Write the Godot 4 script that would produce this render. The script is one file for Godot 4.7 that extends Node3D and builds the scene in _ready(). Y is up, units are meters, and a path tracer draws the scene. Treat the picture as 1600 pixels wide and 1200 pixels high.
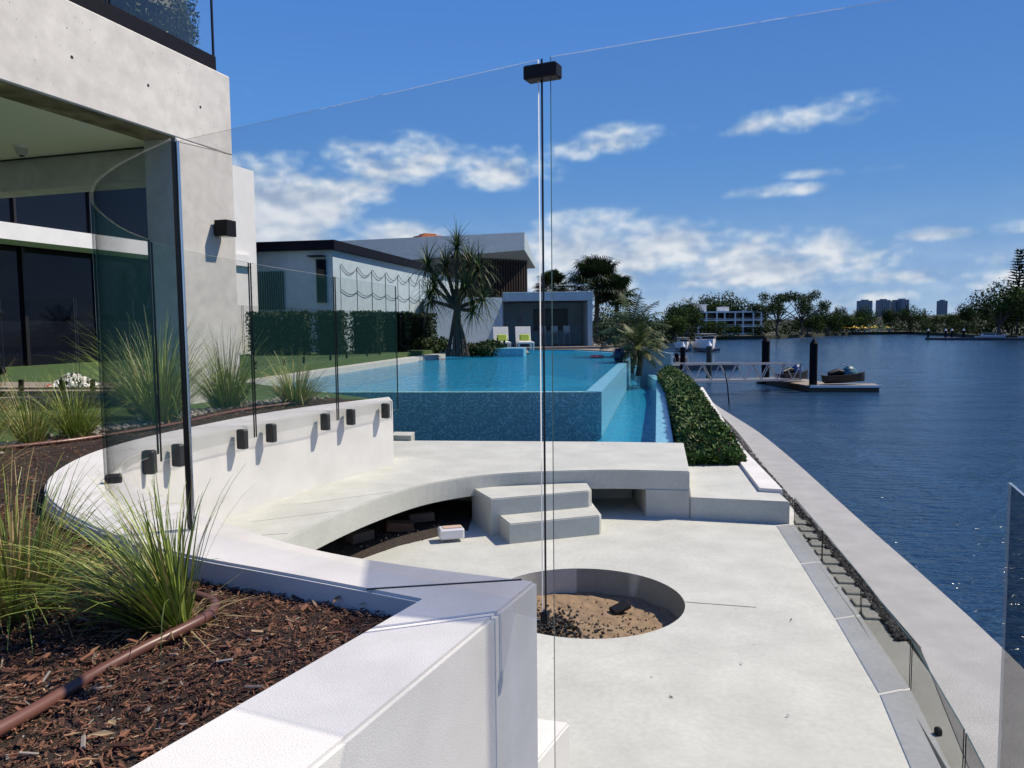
extends Node3D
# A riverside terrace seen through frameless glass: camera, sky and sun first, then the ground, the big structures, and the objects.

const EYE := 1.7
var rng := RandomNumberGenerator.new()
var M := {}
var used := {}


# ---------------------------------------------------------------- mesh builder
class MB:
	var v := PackedVector3Array()
	var n := PackedVector3Array()
	var c := PackedColorArray()
	var uv := PackedVector2Array()
	var col := Color.WHITE

	func tri(a: Vector3, b: Vector3, d: Vector3) -> void:      # counter-clockwise seen from outside
		var m := (b - a).cross(d - a).normalized()
		v.append(a); v.append(d); v.append(b)
		n.append(m); n.append(m); n.append(m)
		c.append(col); c.append(col); c.append(col)

	func quad(a: Vector3, b: Vector3, d: Vector3, e: Vector3) -> void:
		tri(a, b, d)
		tri(a, d, e)

	func stri(a: Vector3, b: Vector3, d: Vector3, na: Vector3, nb: Vector3, nd: Vector3) -> void:
		v.append(a); v.append(d); v.append(b)
		n.append(na); n.append(nd); n.append(nb)
		c.append(col); c.append(col); c.append(col)

	func squad(a: Vector3, b: Vector3, d: Vector3, e: Vector3, na: Vector3, nb: Vector3, nd: Vector3, ne: Vector3) -> void:
		stri(a, b, d, na, nb, nd)
		stri(a, d, e, na, nd, ne)

	func oquad(a: Vector3, b: Vector3, d: Vector3, e: Vector3, ctr: Vector3) -> void:   # turned away from ctr
		if (b - a).cross(d - a).dot((a + d) * 0.5 - ctr) >= 0.0: quad(a, b, d, e)
		else: quad(a, e, d, b)

	func otri(a: Vector3, b: Vector3, d: Vector3, ctr: Vector3) -> void:
		if (b - a).cross(d - a).dot(a - ctr) >= 0.0: tri(a, b, d)
		else: tri(a, d, b)

	func box(ctr: Vector3, size: Vector3, bs := Basis.IDENTITY, ch := 0.0) -> void:
		var h := size * 0.5
		if ch <= 0.0:
			var p := []
			for i in 8:
				p.append(ctr + bs * Vector3(h.x if i & 1 else -h.x, h.y if i & 2 else -h.y, h.z if i & 4 else -h.z))
			for f in [[0, 1, 3, 2], [4, 5, 7, 6], [0, 1, 5, 4], [2, 3, 7, 6], [0, 2, 6, 4], [1, 3, 7, 5]]:
				oquad(p[f[0]], p[f[1]], p[f[2]], p[f[3]], ctr)
			return
		ch = minf(ch, minf(h.x, minf(h.y, h.z)) * 0.8)
		var q := {}
		for i in 8:
			var s := Vector3(1 if i & 1 else -1, 1 if i & 2 else -1, 1 if i & 4 else -1)
			for a in 3:
				var w := (h - Vector3.ONE * ch) * s
				w[a] = h[a] * s[a]
				q[i * 3 + a] = ctr + bs * w
		for a in 3:
			var ba := 1 << a
			var b1 := 1 << ((a + 1) % 3)
			var b2 := 1 << ((a + 2) % 3)
			for s in [0, ba]:
				oquad(q[s * 3 + a], q[(s | b1) * 3 + a], q[(s | b1 | b2) * 3 + a], q[(s | b2) * 3 + a], ctr)
			var d: int = (a + 1) % 3
			for s1 in [0, ba]:
				for s2 in [0, b1]:
					var e: int = s1 | s2
					oquad(q[e * 3 + a], q[(e | b2) * 3 + a], q[(e | b2) * 3 + d], q[e * 3 + d], ctr)
		for i in 8:
			otri(q[i * 3], q[i * 3 + 1], q[i * 3 + 2], ctr)

	func bar(a: Vector3, b: Vector3, w: float, t: float, up := Vector3.UP) -> void:
		var d := (b - a)
		var z := d.normalized()
		var x := up.cross(z)
		if x.length() < 0.01: x = Vector3.RIGHT.cross(z)
		x = x.normalized()
		box((a + b) * 0.5, Vector3(w, t, d.length()), Basis(x, z.cross(x), z))

	func prism(poly: PackedVector2Array, y0: float, y1: float, bottom := false, sides := true) -> void:
		var area := 0.0
		for i in poly.size():
			var p := poly[i]
			var q := poly[(i + 1) % poly.size()]
			area += p.x * q.y - q.x * p.y
		var pts := poly.duplicate()
		if area > 0: pts.reverse()                                # now counter-clockwise seen from above (x right, z down)
		var t := Geometry2D.triangulate_polygon(pts)
		for i in range(0, t.size(), 3):
			var a := pts[t[i]]
			var b := pts[t[i + 1]]
			var d := pts[t[i + 2]]
			if (b - a).cross(d - a) > 0:
				var w := b
				b = d
				d = w
			tri(Vector3(a.x, y1, a.y), Vector3(b.x, y1, b.y), Vector3(d.x, y1, d.y))
			if bottom: tri(Vector3(a.x, y0, a.y), Vector3(d.x, y0, d.y), Vector3(b.x, y0, b.y))
		if not sides: return
		for i in pts.size():
			var a := pts[i]
			var b := pts[(i + 1) % pts.size()]
			quad(Vector3(a.x, y0, a.y), Vector3(b.x, y0, b.y), Vector3(b.x, y1, b.y), Vector3(a.x, y1, a.y))

	func tube(path: PackedVector3Array, radii: Array, sides := 8, cap := true) -> void:
		var rings := []
		var norms := []
		var ref := Vector3.UP
		for i in path.size():
			var d := (path[mini(i + 1, path.size() - 1)] - path[maxi(i - 1, 0)]).normalized()
			var x := ref.cross(d)
			if x.length() < 0.05: x = Vector3.RIGHT.cross(d)
			if x.length() < 0.05: x = Vector3.BACK.cross(d)
			x = x.normalized()
			var y := d.cross(x)
			ref = y
			var r: float = radii[mini(i, radii.size() - 1)]
			var ring := PackedVector3Array()
			var nr := PackedVector3Array()
			for k in sides:
				var a := TAU * k / sides
				var o := x * cos(a) + y * sin(a)
				ring.append(path[i] + o * r)
				nr.append(o)
			rings.append(ring)
			norms.append(nr)
		for i in path.size() - 1:
			for k in sides:
				var l := (k + 1) % sides
				squad(rings[i][k], rings[i][l], rings[i + 1][l], rings[i + 1][k], norms[i][k], norms[i][l], norms[i + 1][l], norms[i + 1][k])
		if cap:
			for k in sides:
				var l := (k + 1) % sides
				tri(path[0], rings[0][l], rings[0][k])
				tri(path[-1], rings[-1][k], rings[-1][l])

	func lathe(prof: Array, seg: int, at := Vector3.ZERO, sx := 1.0, sz := 1.0) -> void:     # prof: [radius, height] from the bottom up
		for i in prof.size() - 1:
			var p0: Vector2 = prof[i]
			var p1: Vector2 = prof[i + 1]
			var sl := Vector2(p1.y - p0.y, p0.x - p1.x).normalized()
			for k in seg:
				var a := TAU * k / seg
				var b := TAU * (k + 1) / seg
				var na := Vector3(cos(a) * sl.x, sl.y, sin(a) * sl.x)
				var nb := Vector3(cos(b) * sl.x, sl.y, sin(b) * sl.x)
				var q0 := at + Vector3(cos(a) * p0.x * sx, p0.y, sin(a) * p0.x * sz)
				var q1 := at + Vector3(cos(b) * p0.x * sx, p0.y, sin(b) * p0.x * sz)
				var q2 := at + Vector3(cos(b) * p1.x * sx, p1.y, sin(b) * p1.x * sz)
				var q3 := at + Vector3(cos(a) * p1.x * sx, p1.y, sin(a) * p1.x * sz)
				squad(q0, q3, q2, q1, na, na, nb, nb)

	func ribbon(pts: PackedVector3Array, side: Vector3, w0: float, w1: float) -> void:      # a grass blade or palm leaflet
		var k := pts.size() - 1
		for i in k:
			var wa := lerpf(w0, w1, float(i) / k) * 0.5
			var wb := lerpf(w0, w1, float(i + 1) / k) * 0.5
			quad(pts[i] - side * wa, pts[i] + side * wa, pts[i + 1] + side * wb, pts[i + 1] - side * wb)

	func leaf(p: Vector3, d: Vector3, s: Vector3, l: float, w: float) -> void:              # a pointed leaf, folded along its rib
		var up := s.cross(d).normalized() * w * 0.18
		var m := p + d * l * 0.45
		var t := p + d * l
		tri(p, m + s * w * 0.5 + up, t)
		tri(p, t, m - s * w * 0.5 + up)

	func mesh() -> ArrayMesh:
		var a := []
		a.resize(Mesh.ARRAY_MAX)
		a[Mesh.ARRAY_VERTEX] = v
		a[Mesh.ARRAY_NORMAL] = n
		a[Mesh.ARRAY_COLOR] = c
		if uv.size() == v.size(): a[Mesh.ARRAY_TEX_UV] = uv
		var m := ArrayMesh.new()
		m.add_surface_from_arrays(Mesh.PRIMITIVE_TRIANGLES, a)
		return m


# ---------------------------------------------------------------- naming
func numbered(called: String) -> String:
	var k: int = used.get(called, 0)
	used[called] = k + 1
	return called if k == 0 else "%s_%03d" % [called, k]

func tag(o: Node, label: String, category: String, group := "") -> void:
	o.set_meta("label", label)
	o.set_meta("category", category)
	if group: o.set_meta("group", group)

func thing(called: String, label: String, category: String, at := Vector3.ZERO, turn := 0.0, group := "") -> Node3D:
	var o := Node3D.new()
	o.name = numbered(called)
	o.position = at
	o.rotation.y = turn
	add_child(o)
	tag(o, label, category, group)
	return o

func part(parent: Node3D, called: String, mesh: Mesh, mat: Material, stuff := false) -> MeshInstance3D:   # mesh in the parent's own axes
	var o := MeshInstance3D.new()
	o.name = called
	o.mesh = mesh
	o.material_override = mat
	if stuff: o.set_meta("kind", "stuff")
	parent.add_child(o, true)
	return o

func wpart(parent: Node3D, called: String, mesh: Mesh, mat: Material, stuff := false) -> MeshInstance3D:  # mesh in world axes under an unturned thing
	var o := part(parent, called, mesh, mat, stuff)
	var p: Node = parent
	while p is Node3D and p != self:
		o.position -= p.position
		p = p.get_parent()
	return o

func single(called: String, mesh: Mesh, mat: Material, label: String, category: String, group := "") -> MeshInstance3D:
	var o := part(self, numbered(called), mesh, mat)
	tag(o, label, category, group)
	return o

func struct(called: String, mesh: Mesh, mat: Material) -> MeshInstance3D:
	var o := part(self, numbered(called), mesh, mat)
	o.set_meta("kind", "structure")
	return o

func scatter(parent: Node, called: String, mesh: Mesh, mat: Material, at: Array, tints: Array) -> MultiMeshInstance3D:
	var mm := MultiMesh.new()
	mm.transform_format = MultiMesh.TRANSFORM_3D
	mm.use_colors = true
	mm.mesh = mesh
	mm.instance_count = at.size()
	for i in at.size():
		mm.set_instance_transform(i, at[i])
		mm.set_instance_color(i, tints[i])
	var o := MultiMeshInstance3D.new()
	o.name = called
	o.multimesh = mm
	o.material_override = mat
	o.set_meta("kind", "stuff")
	parent.add_child(o, true)
	return o

func copy(o: Node3D, label: String, group := "") -> Node3D:
	var c: Node3D = o.duplicate()
	c.name = numbered(String(o.name))
	add_child(c)
	c.set_meta("label", label)
	if group: c.set_meta("group", group)
	return c

func v2(a: Array) -> PackedVector2Array:
	var p := PackedVector2Array()
	for i in range(0, a.size(), 2): p.append(Vector2(a[i], a[i + 1]))
	return p

func smooth(p: PackedVector2Array, k := 4) -> PackedVector2Array:                     # Catmull-Rom through the points
	var o := PackedVector2Array()
	for i in p.size() - 1:
		for j in k:
			o.append(p[i].cubic_interpolate(p[i + 1], p[maxi(i - 1, 0)], p[mini(i + 2, p.size() - 1)], float(j) / k))
	o.append(p[-1])
	return o

func rv(s := 1.0) -> Vector3:
	return Vector3(rng.randf_range(-s, s), rng.randf_range(-s, s), rng.randf_range(-s, s))

func ball() -> Vector3:
	while true:
		var p := rv()
		if p.length_squared() <= 1.0 and p.length_squared() > 0.001: return p
	return Vector3.UP


# ---------------------------------------------------------------- materials
func lin(r: float, g: float, b: float, a := 1.0) -> Color:                                  # a real-world (linear) colour
	var k := Color(r, g, b).linear_to_srgb()
	k.a = a
	return k

func flat(r: float, g: float, b: float, rough := 0.7, metal := 0.0) -> StandardMaterial3D:
	var m := StandardMaterial3D.new()
	m.albedo_color = lin(r, g, b)
	m.roughness = rough
	m.metallic = metal
	return m

func ntex(sd: int, freq: float, lo: float, hi: float, oct := 5, size := 512, normal := 0.0, gain := 0.5) -> NoiseTexture2D:
	var f := FastNoiseLite.new()
	f.seed = sd
	f.noise_type = FastNoiseLite.TYPE_SIMPLEX_SMOOTH
	f.frequency = freq
	f.fractal_octaves = oct
	f.fractal_gain = gain
	var t := NoiseTexture2D.new()
	t.width = size
	t.height = size
	t.seamless = true
	t.noise = f
	if normal > 0.0:
		t.as_normal_map = true
		t.bump_strength = normal
	else:
		var g := Gradient.new()
		g.set_color(0, Color(lo, lo, lo))
		g.set_color(1, Color(hi, hi, hi))
		t.color_ramp = g
	return t

func weather(m: StandardMaterial3D, tex: Texture2D, scale: float, big: Texture2D, bscale: float, bump: Texture2D = null, bump_cm := 0.0) -> StandardMaterial3D:
	m.albedo_texture = tex
	m.uv1_triplanar = true
	m.uv1_world_triplanar = true
	m.uv1_scale = Vector3.ONE * scale
	if big:
		m.detail_enabled = true
		m.detail_albedo = big
		m.detail_blend_mode = BaseMaterial3D.BLEND_MODE_MUL
		m.detail_uv_layer = BaseMaterial3D.DETAIL_UV_2
		m.uv2_triplanar = true
		m.uv2_world_triplanar = true
		m.uv2_scale = Vector3.ONE * bscale
	if bump:
		m.heightmap_enabled = true
		m.heightmap_texture = bump
		m.heightmap_scale = bump_cm
	return m

func glass(r: float, g: float, b: float, a: float) -> StandardMaterial3D:
	var m := StandardMaterial3D.new()
	m.transparency = BaseMaterial3D.TRANSPARENCY_ALPHA
	m.albedo_color = lin(r, g, b, a)
	m.roughness = 0.0
	return m

func tinted(rough := 0.6, back := 0.0) -> StandardMaterial3D:
	var m := StandardMaterial3D.new()
	m.vertex_color_use_as_albedo = true
	m.roughness = rough
	if back > 0.0:
		m.backlight_enabled = true
		m.backlight = Color(back, back, back)
	return m

func mosaic(seed_: int, lo: Color, hi: Color, grout: Color) -> ImageTexture:
	var r := RandomNumberGenerator.new()
	r.seed = seed_
	var im := Image.create(640, 640, false, Image.FORMAT_RGB8)
	im.fill(grout)
	for y in 40:
		for x in 40:
			var t := r.randf()
			im.fill_rect(Rect2i(x * 16 + 1, y * 16 + 1, 14, 14), lo.lerp(hi, t * t))
	return ImageTexture.create_from_image(im)

func make_materials() -> void:
	var grain := ntex(1, 0.05, 0.93, 1.0, 6, 1024)
	var blot := ntex(2, 0.010, 0.89, 1.0, 6, 1024, 0.0, 0.6)
	var fine := ntex(3, 0.35, 0.0, 1.0, 3, 512)
	var streak := ntex(4, 0.012, 0.90, 1.0, 6, 512, 0.0, 0.65)
	M.floor = weather(flat(0.565, 0.585, 0.54, 0.65), grain, 0.5, blot, 0.20, fine, 0.02)
	M.concrete = weather(flat(0.54, 0.545, 0.505, 0.7), grain, 0.6, blot, 0.3, fine, 0.06)
	M.void = weather(flat(0.22, 0.21, 0.20, 0.9), grain, 0.6, blot, 0.5)
	M.render = weather(flat(0.87, 0.87, 0.85, 0.9), ntex(5, 0.14, 0.80, 1.0, 3, 1024), 1.9, streak, 0.35, ntex(6, 0.28, 0.0, 1.0, 3, 512), 0.55)
	M.render.heightmap_scale = 0.06
	M.facade = weather(flat(0.71, 0.70, 0.675, 0.75), ntex(7, 0.012, 0.86, 1.0, 6, 1024, 0.0, 0.6), 0.28, streak, 0.13, fine, 0.05)
	M.soffit = flat(0.86, 0.86, 0.82, 0.8)
	M.plaster = weather(flat(0.72, 0.73, 0.74, 0.8), ntex(8, 0.02, 0.95, 1.0, 4, 512), 0.2, null, 1.0)
	M.seawall = weather(flat(0.53, 0.54, 0.535, 0.8), ntex(9, 0.13, 0.66, 1.0, 5, 1024), 0.9, blot, 0.3, fine, 0.08)
	M.black = flat(0.012, 0.012, 0.014, 0.45)
	M.spigot = flat(0.022, 0.022, 0.022, 0.5)
	M.fascia = flat(0.006, 0.007, 0.013, 0.6)
	M.fascia.metallic_specular = 0.2
	M.black.metallic_specular = 0.25
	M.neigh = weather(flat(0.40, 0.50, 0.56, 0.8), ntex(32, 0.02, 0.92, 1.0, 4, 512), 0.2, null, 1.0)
	M.far_white = flat(0.60, 0.62, 0.66, 0.8)
	M.bright_metal = flat(0.75, 0.75, 0.77, 0.22, 1.0)
	M.alu = flat(0.36, 0.37, 0.39, 0.5, 0.5)
	M.darkglass = flat(0.006, 0.008, 0.014, 0.03)
	M.darkglass.metallic_specular = 0.34
	M.mullion = flat(0.004, 0.004, 0.006, 0.5)
	M.clear = glass(0.45, 0.56, 0.58, 0.012)
	M.green = glass(0.07, 0.34, 0.33, 0.035)
	M.green.metallic_specular = 0.38
	M.green.backlight_enabled = true
	M.green.backlight = lin(0.007, 0.024, 0.025)
	M.low = glass(0.55, 0.80, 0.71, 0.05)
	M.low.metallic_specular = 0.36
	M.low.backlight_enabled = true
	M.low.backlight = lin(0.30, 0.40, 0.36)
	M.shade = glass(0.30, 0.34, 0.36, 0.36)
	M.edge = glass(0.85, 0.92, 0.90, 0.32)
	M.edge_dark = flat(0.03, 0.07, 0.06, 0.3)
	M.glint = flat(0.85, 0.86, 0.86, 0.3)  # white colour stands for sun caught on the pane's end edge
	M.seal = flat(0.006, 0.007, 0.010, 0.35)
	M.lawn = weather(flat(0.075, 0.16, 0.035, 0.9), ntex(10, 0.3, 0.62, 1.0, 4, 512), 1.5, blot, 0.4, fine, 0.8)
	M.mulch = weather(flat(0.070, 0.045, 0.032, 0.95), ntex(11, 0.12, 0.5, 1.0, 4, 512), 2.5, null, 1.0, fine, 1.5)
	M.soil = weather(flat(0.16, 0.13, 0.09, 0.95), ntex(12, 0.05, 0.7, 1.0, 4, 512), 0.2, null, 1.0)
	M.bank = weather(flat(0.055, 0.065, 0.032, 0.95), ntex(13, 0.05, 0.7, 1.0, 4, 512), 0.1, null, 1.0)
	M.sand = weather(flat(0.44, 0.31, 0.19, 0.95), ntex(14, 0.25, 0.72, 1.0, 4, 512), 1.6, ntex(15, 0.03, 0.82, 1.0, 3, 512), 0.9, fine, 0.5)
	M.chip = tinted(0.85)
	M.leaf = tinted(0.5, 0.35)
	M.gloss_leaf = tinted(0.5, 0.3)
	M.gloss_leaf.metallic_specular = 0.28
	M.far_leaf = tinted(0.8, 0.35)
	M.far_leaf.metallic_specular = 0.2
	M.leaf.metallic_specular = 0.35
	M.blade = tinted(0.42, 0.4)
	M.bark = weather(flat(0.16, 0.125, 0.095, 0.9), ntex(16, 0.08, 0.6, 1.0, 4, 256), 1.2, null, 1.0)
	M.pipe = flat(0.125, 0.055, 0.042, 0.36)
	M.tile_dark = flat(0.95, 0.95, 0.95, 0.22)
	weather(M.tile_dark, mosaic(21, Color(0.38, 0.63, 0.65), Color(0.70, 0.92, 0.90), Color(0.70, 0.86, 0.85)), 0.85, null, 1.0)
	M.tile_light = flat(0.95, 0.95, 0.95, 0.25)
	weather(M.tile_light, mosaic(22, Color(0.34, 0.62, 0.74), Color(0.52, 0.78, 0.86), Color(0.62, 0.82, 0.88)), 0.62, null, 1.0)
	M.tile_floor = flat(0.95, 0.95, 0.95, 0.4)
	weather(M.tile_floor, ntex(23, 0.05, 0.84, 1.0, 3, 512), 0.5, null, 1.0)
	M.tile_floor.albedo_color = lin(0.08, 0.70, 0.95)
	var pw := glass(0.016, 0.27, 0.46, 0.74)
	pw.metallic_specular = 0.30
	pw.roughness = 0.04
	pw.normal_enabled = true
	pw.normal_texture = ntex(24, 0.02, 0, 1, 3, 512, 5.0)
	pw.normal_scale = 2.0
	pw.uv1_triplanar = true
	pw.uv1_world_triplanar = true
	pw.uv1_scale = Vector3(0.35, 0.35, 0.55)
	M.pool_water = pw
	var w := flat(0.013, 0.038, 0.082, 0.20)
	w.roughness_texture = ntex(35, 0.0035, 0.45, 1.0, 4, 512)
	w.metallic_specular = 0.34
	w.normal_enabled = true
	w.normal_texture = ntex(25, 0.016, 0, 1, 5, 1024, 16.0, 0.6)
	w.normal_scale = 0.5
	w.uv1_triplanar = true
	w.uv1_world_triplanar = true
	w.uv1_scale = Vector3(0.060, 0.060, 0.20)
	M.river = w
	M.timber = weather(flat(0.055, 0.032, 0.020, 0.7), ntex(26, 0.03, 0.55, 1.0, 4, 256), 0.6, null, 1.0)
	M.terracotta = flat(0.42, 0.16, 0.07, 0.8)
	M.white = flat(0.80, 0.80, 0.80, 0.4)
	M.cloth = flat(0.74, 0.72, 0.66, 0.9)
	M.lime = flat(0.30, 0.42, 0.05, 0.9)
	M.deck = weather(flat(0.30, 0.26, 0.22, 0.8), ntex(27, 0.05, 0.75, 1.0, 4, 256), 0.7, null, 1.0)
	M.pile = flat(0.007, 0.008, 0.010, 0.6)
	M.pile.metallic_specular = 0.2
	M.tower = flat(0.16, 0.19, 0.24, 0.5)
	M.urn = flat(0.012, 0.022, 0.06, 0.2)


# ---------------------------------------------------------------- sky
const CLOUDS := [[-16.2, 8.4, 4.8, 2.5, 1.5], [-17.5, 6.0, 4.6, 2.1, 1.6], [-12.5, 5.4, 4.6, 1.3, 1.1], [-8.3, 11.4, 4.8, 1.7, 1.0], [-12.2, 9.7, 3.8, 1.2, 0.8], [-1.7, 10.9, 5.0, 1.5, 0.85], [-6.5, 6.0, 4.5, 1.0, 0.6],
	[8.3, 13.0, 3.0, 0.9, 0.6], [4.5, 12.3, 2.0, 0.8, 0.4], [19.5, 13.4, 4.6, 0.75, 0.9], [23.2, 13.9, 3.0, 0.8, 0.6], [14.6, 13.9, 2.0, 0.5, 0.4], [18.3, 9.0, 3.8, 0.45, 0.75], [22.4, 10.0, 3.6, 0.3, 0.5],
	[8.0, 5.0, 9.0, 2.3, 1.1], [17.5, 3.9, 9.0, 1.9, 1.0], [24.2, 3.0, 7.0, 0.7, 0.8], [3.0, 3.0, 6.0, 1.4, 0.9], [-9.0, 6.2, 5.0, 1.2, 0.9], [30.1, 5.6, 4.6, 0.5, 0.8], [33.3, 1.7, 3.8, 1.1, 0.9], [25.7, 1.2, 3.4, 0.9, 0.7], [32.0, 3.9, 3.6, 0.5, 0.5], [-17.8, 15.9, 0.9, 0.35, 0.3]]

func make_sky() -> ImageTexture:
	var w := 3072
	var h := 1536
	var lo := int(h * (90.0 - 40.0) / 180.0)
	var hi := h / 2
	var rows := hi - lo
	var f := FastNoiseLite.new()
	f.seed = 5
	f.noise_type = FastNoiseLite.TYPE_SIMPLEX_SMOOTH
	f.frequency = 0.032
	f.fractal_octaves = 6
	f.fractal_gain = 0.52
	var na := f.get_seamless_image(w / 2, 512).get_data()
	f.seed = 9
	f.frequency = 0.16
	f.fractal_octaves = 4
	var nb := f.get_seamless_image(w / 2, 512).get_data()
	var mask := PackedFloat32Array()
	mask.resize(w * rows)
	var all: Array = CLOUDS.duplicate()
	var r := RandomNumberGenerator.new()
	r.seed = 77
	for i in 90:                                                  # the sky goes on round the horizon as it is in view
		var az := r.randf_range(40.0, 318.0)
		var el := absf(r.randfn(0.0, 9.0))
		all.append([az, el, r.randf_range(2.0, 7.0), r.randf_range(0.3, 1.7), r.randf_range(0.4, 1.0)])
	var ppd := w / 360.0
	for q in all:
		var cx := fposmod(float(q[0]), 360.0) * ppd
		var cy := (40.0 - float(q[1])) * ppd
		var rx := float(q[2]) * ppd * 1.35
		var ry := float(q[3]) * ppd * 1.35
		var amp := float(q[4])
		for y in range(maxi(0, int(cy - ry * 1.6)), mini(rows, int(cy + ry * 1.2))):
			var dy := (y - cy) / ry
			dy *= 0.8 if dy < 0 else 1.25
			for x in range(int(cx - rx * 1.3), int(cx + rx * 1.3)):
				var dx := (x - cx) / rx
				var d := 1.0 - dx * dx - dy * dy
				if d > 0.0:
					var k := y * w + posmod(x, w)
					mask[k] = maxf(mask[k], d * amp)
	var row := PackedByteArray()
	var out := PackedByteArray()
	var top := Color(0.245, 0.440, 0.770)
	var mid := Color(0.375, 0.590, 0.850)
	var low := Color(0.620, 0.755, 0.895)
	for y in h:
		var el := 90.0 - (y + 0.5) / h * 180.0
		var base: Color
		if el < 0.0: base = Color(0.30, 0.36, 0.44)
		elif el < 12.0: base = low.lerp(mid, pow(el / 12.0, 0.75))
		else: base = mid.lerp(top, clampf((el - 12.0) / 22.0, 0, 1))
		var br := int(base.r * 255)
		var bg := int(base.g * 255)
		var bb := int(base.b * 255)
		if y < lo or y >= hi:
			row.resize(0)
			row.resize(w * 3)
			for x in w:
				row[x * 3] = br
				row[x * 3 + 1] = bg
				row[x * 3 + 2] = bb
			out.append_array(row)
			continue
		var j := y - lo
		row.resize(w * 3)
		var fw := w / 2
		var veil := pow(clampf(1.0 - el / 10.0, 0.0, 1.0), 1.3) * 0.42
		for x in w:
			var m := mask[j * w + x]
			var nx := x / 2
			var a1 := na[(j & 511) * fw + nx] / 255.0
			var b1 := nb[(j & 511) * fw + nx] / 255.0
			var a := clampf((m * 1.0 + (a1 - 0.5) * 1.25 + (b1 - 0.5) * 0.45 - 0.10) * 1.0, 0.0, 1.0) if m > 0.0 else 0.0
			a = a * a * (3.0 - 2.0 * a) * minf(1.0, m * 4.0)
			a = maxf(a * 0.95, veil * (0.4 + a1))
			if a <= 0.003:
				row[x * 3] = br
				row[x * 3 + 1] = bg
				row[x * 3 + 2] = bb
				continue
			var a2 := na[((j + 4) & 511) * fw + (nx + fw - 2) % fw] / 255.0
			var s := clampf(0.62 + (a1 - a2) * 2.2 + (b1 - 0.5) * 0.35, 0.0, 1.0)
			row[x * 3] = int(lerpf(br, lerpf(168, 240, s), a))
			row[x * 3 + 1] = int(lerpf(bg, lerpf(186, 243, s), a))
			row[x * 3 + 2] = int(lerpf(bb, lerpf(212, 248, s), a))
		out.append_array(row)
	return ImageTexture.create_from_image(Image.create_from_data(w, h, false, Image.FORMAT_RGB8, out))


# ---------------------------------------------------------------- the scene
var tree_kinds := []

func _ready() -> void:
	rng.seed = 20240
	var cam := Camera3D.new()
	cam.name = "camera"
	cam.fov = 53.13
	cam.near = 0.05
	cam.far = 4000.0
	cam.transform = Transform3D(Basis(Vector3.RIGHT, deg_to_rad(-4.3)) * Basis(Vector3.BACK, deg_to_rad(-0.6)), Vector3(0, EYE, 0))
	add_child(cam)
	var env := Environment.new()
	env.background_mode = Environment.BG_SKY
	var pano := PanoramaSkyMaterial.new()
	pano.panorama = make_sky()
	pano.energy_multiplier = 0.66
	env.sky = Sky.new()
	env.sky.sky_material = pano
	env.tonemap_mode = Environment.TONE_MAPPER_LINEAR
	env.tonemap_exposure = 1.52
	env.sdfgi_enabled = true
	env.ssao_enabled = true
	env.ssil_enabled = true
	var we := WorldEnvironment.new()
	we.name = "environment"
	we.environment = env
	add_child(we)
	var sun := DirectionalLight3D.new()
	sun.name = "sun"
	sun.light_energy = 1.35
	sun.light_color = Color(1.0, 0.945, 0.86)
	sun.light_angular_distance = 0.5
	sun.shadow_enabled = true
	var az := deg_to_rad(72.0)
	var el := deg_to_rad(52.0)
	sun.basis = Basis.looking_at(-Vector3(cos(el) * sin(az), sin(el), -cos(el) * cos(az)))
	add_child(sun)
	make_materials()
	grounds()
	planter_wall()
	terrace()
	pool()
	house()
	neighbours()
	cabana()
	far_shore()
	river_things()
	fences()
	plants()
	hedge()
	near_bits()


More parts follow.
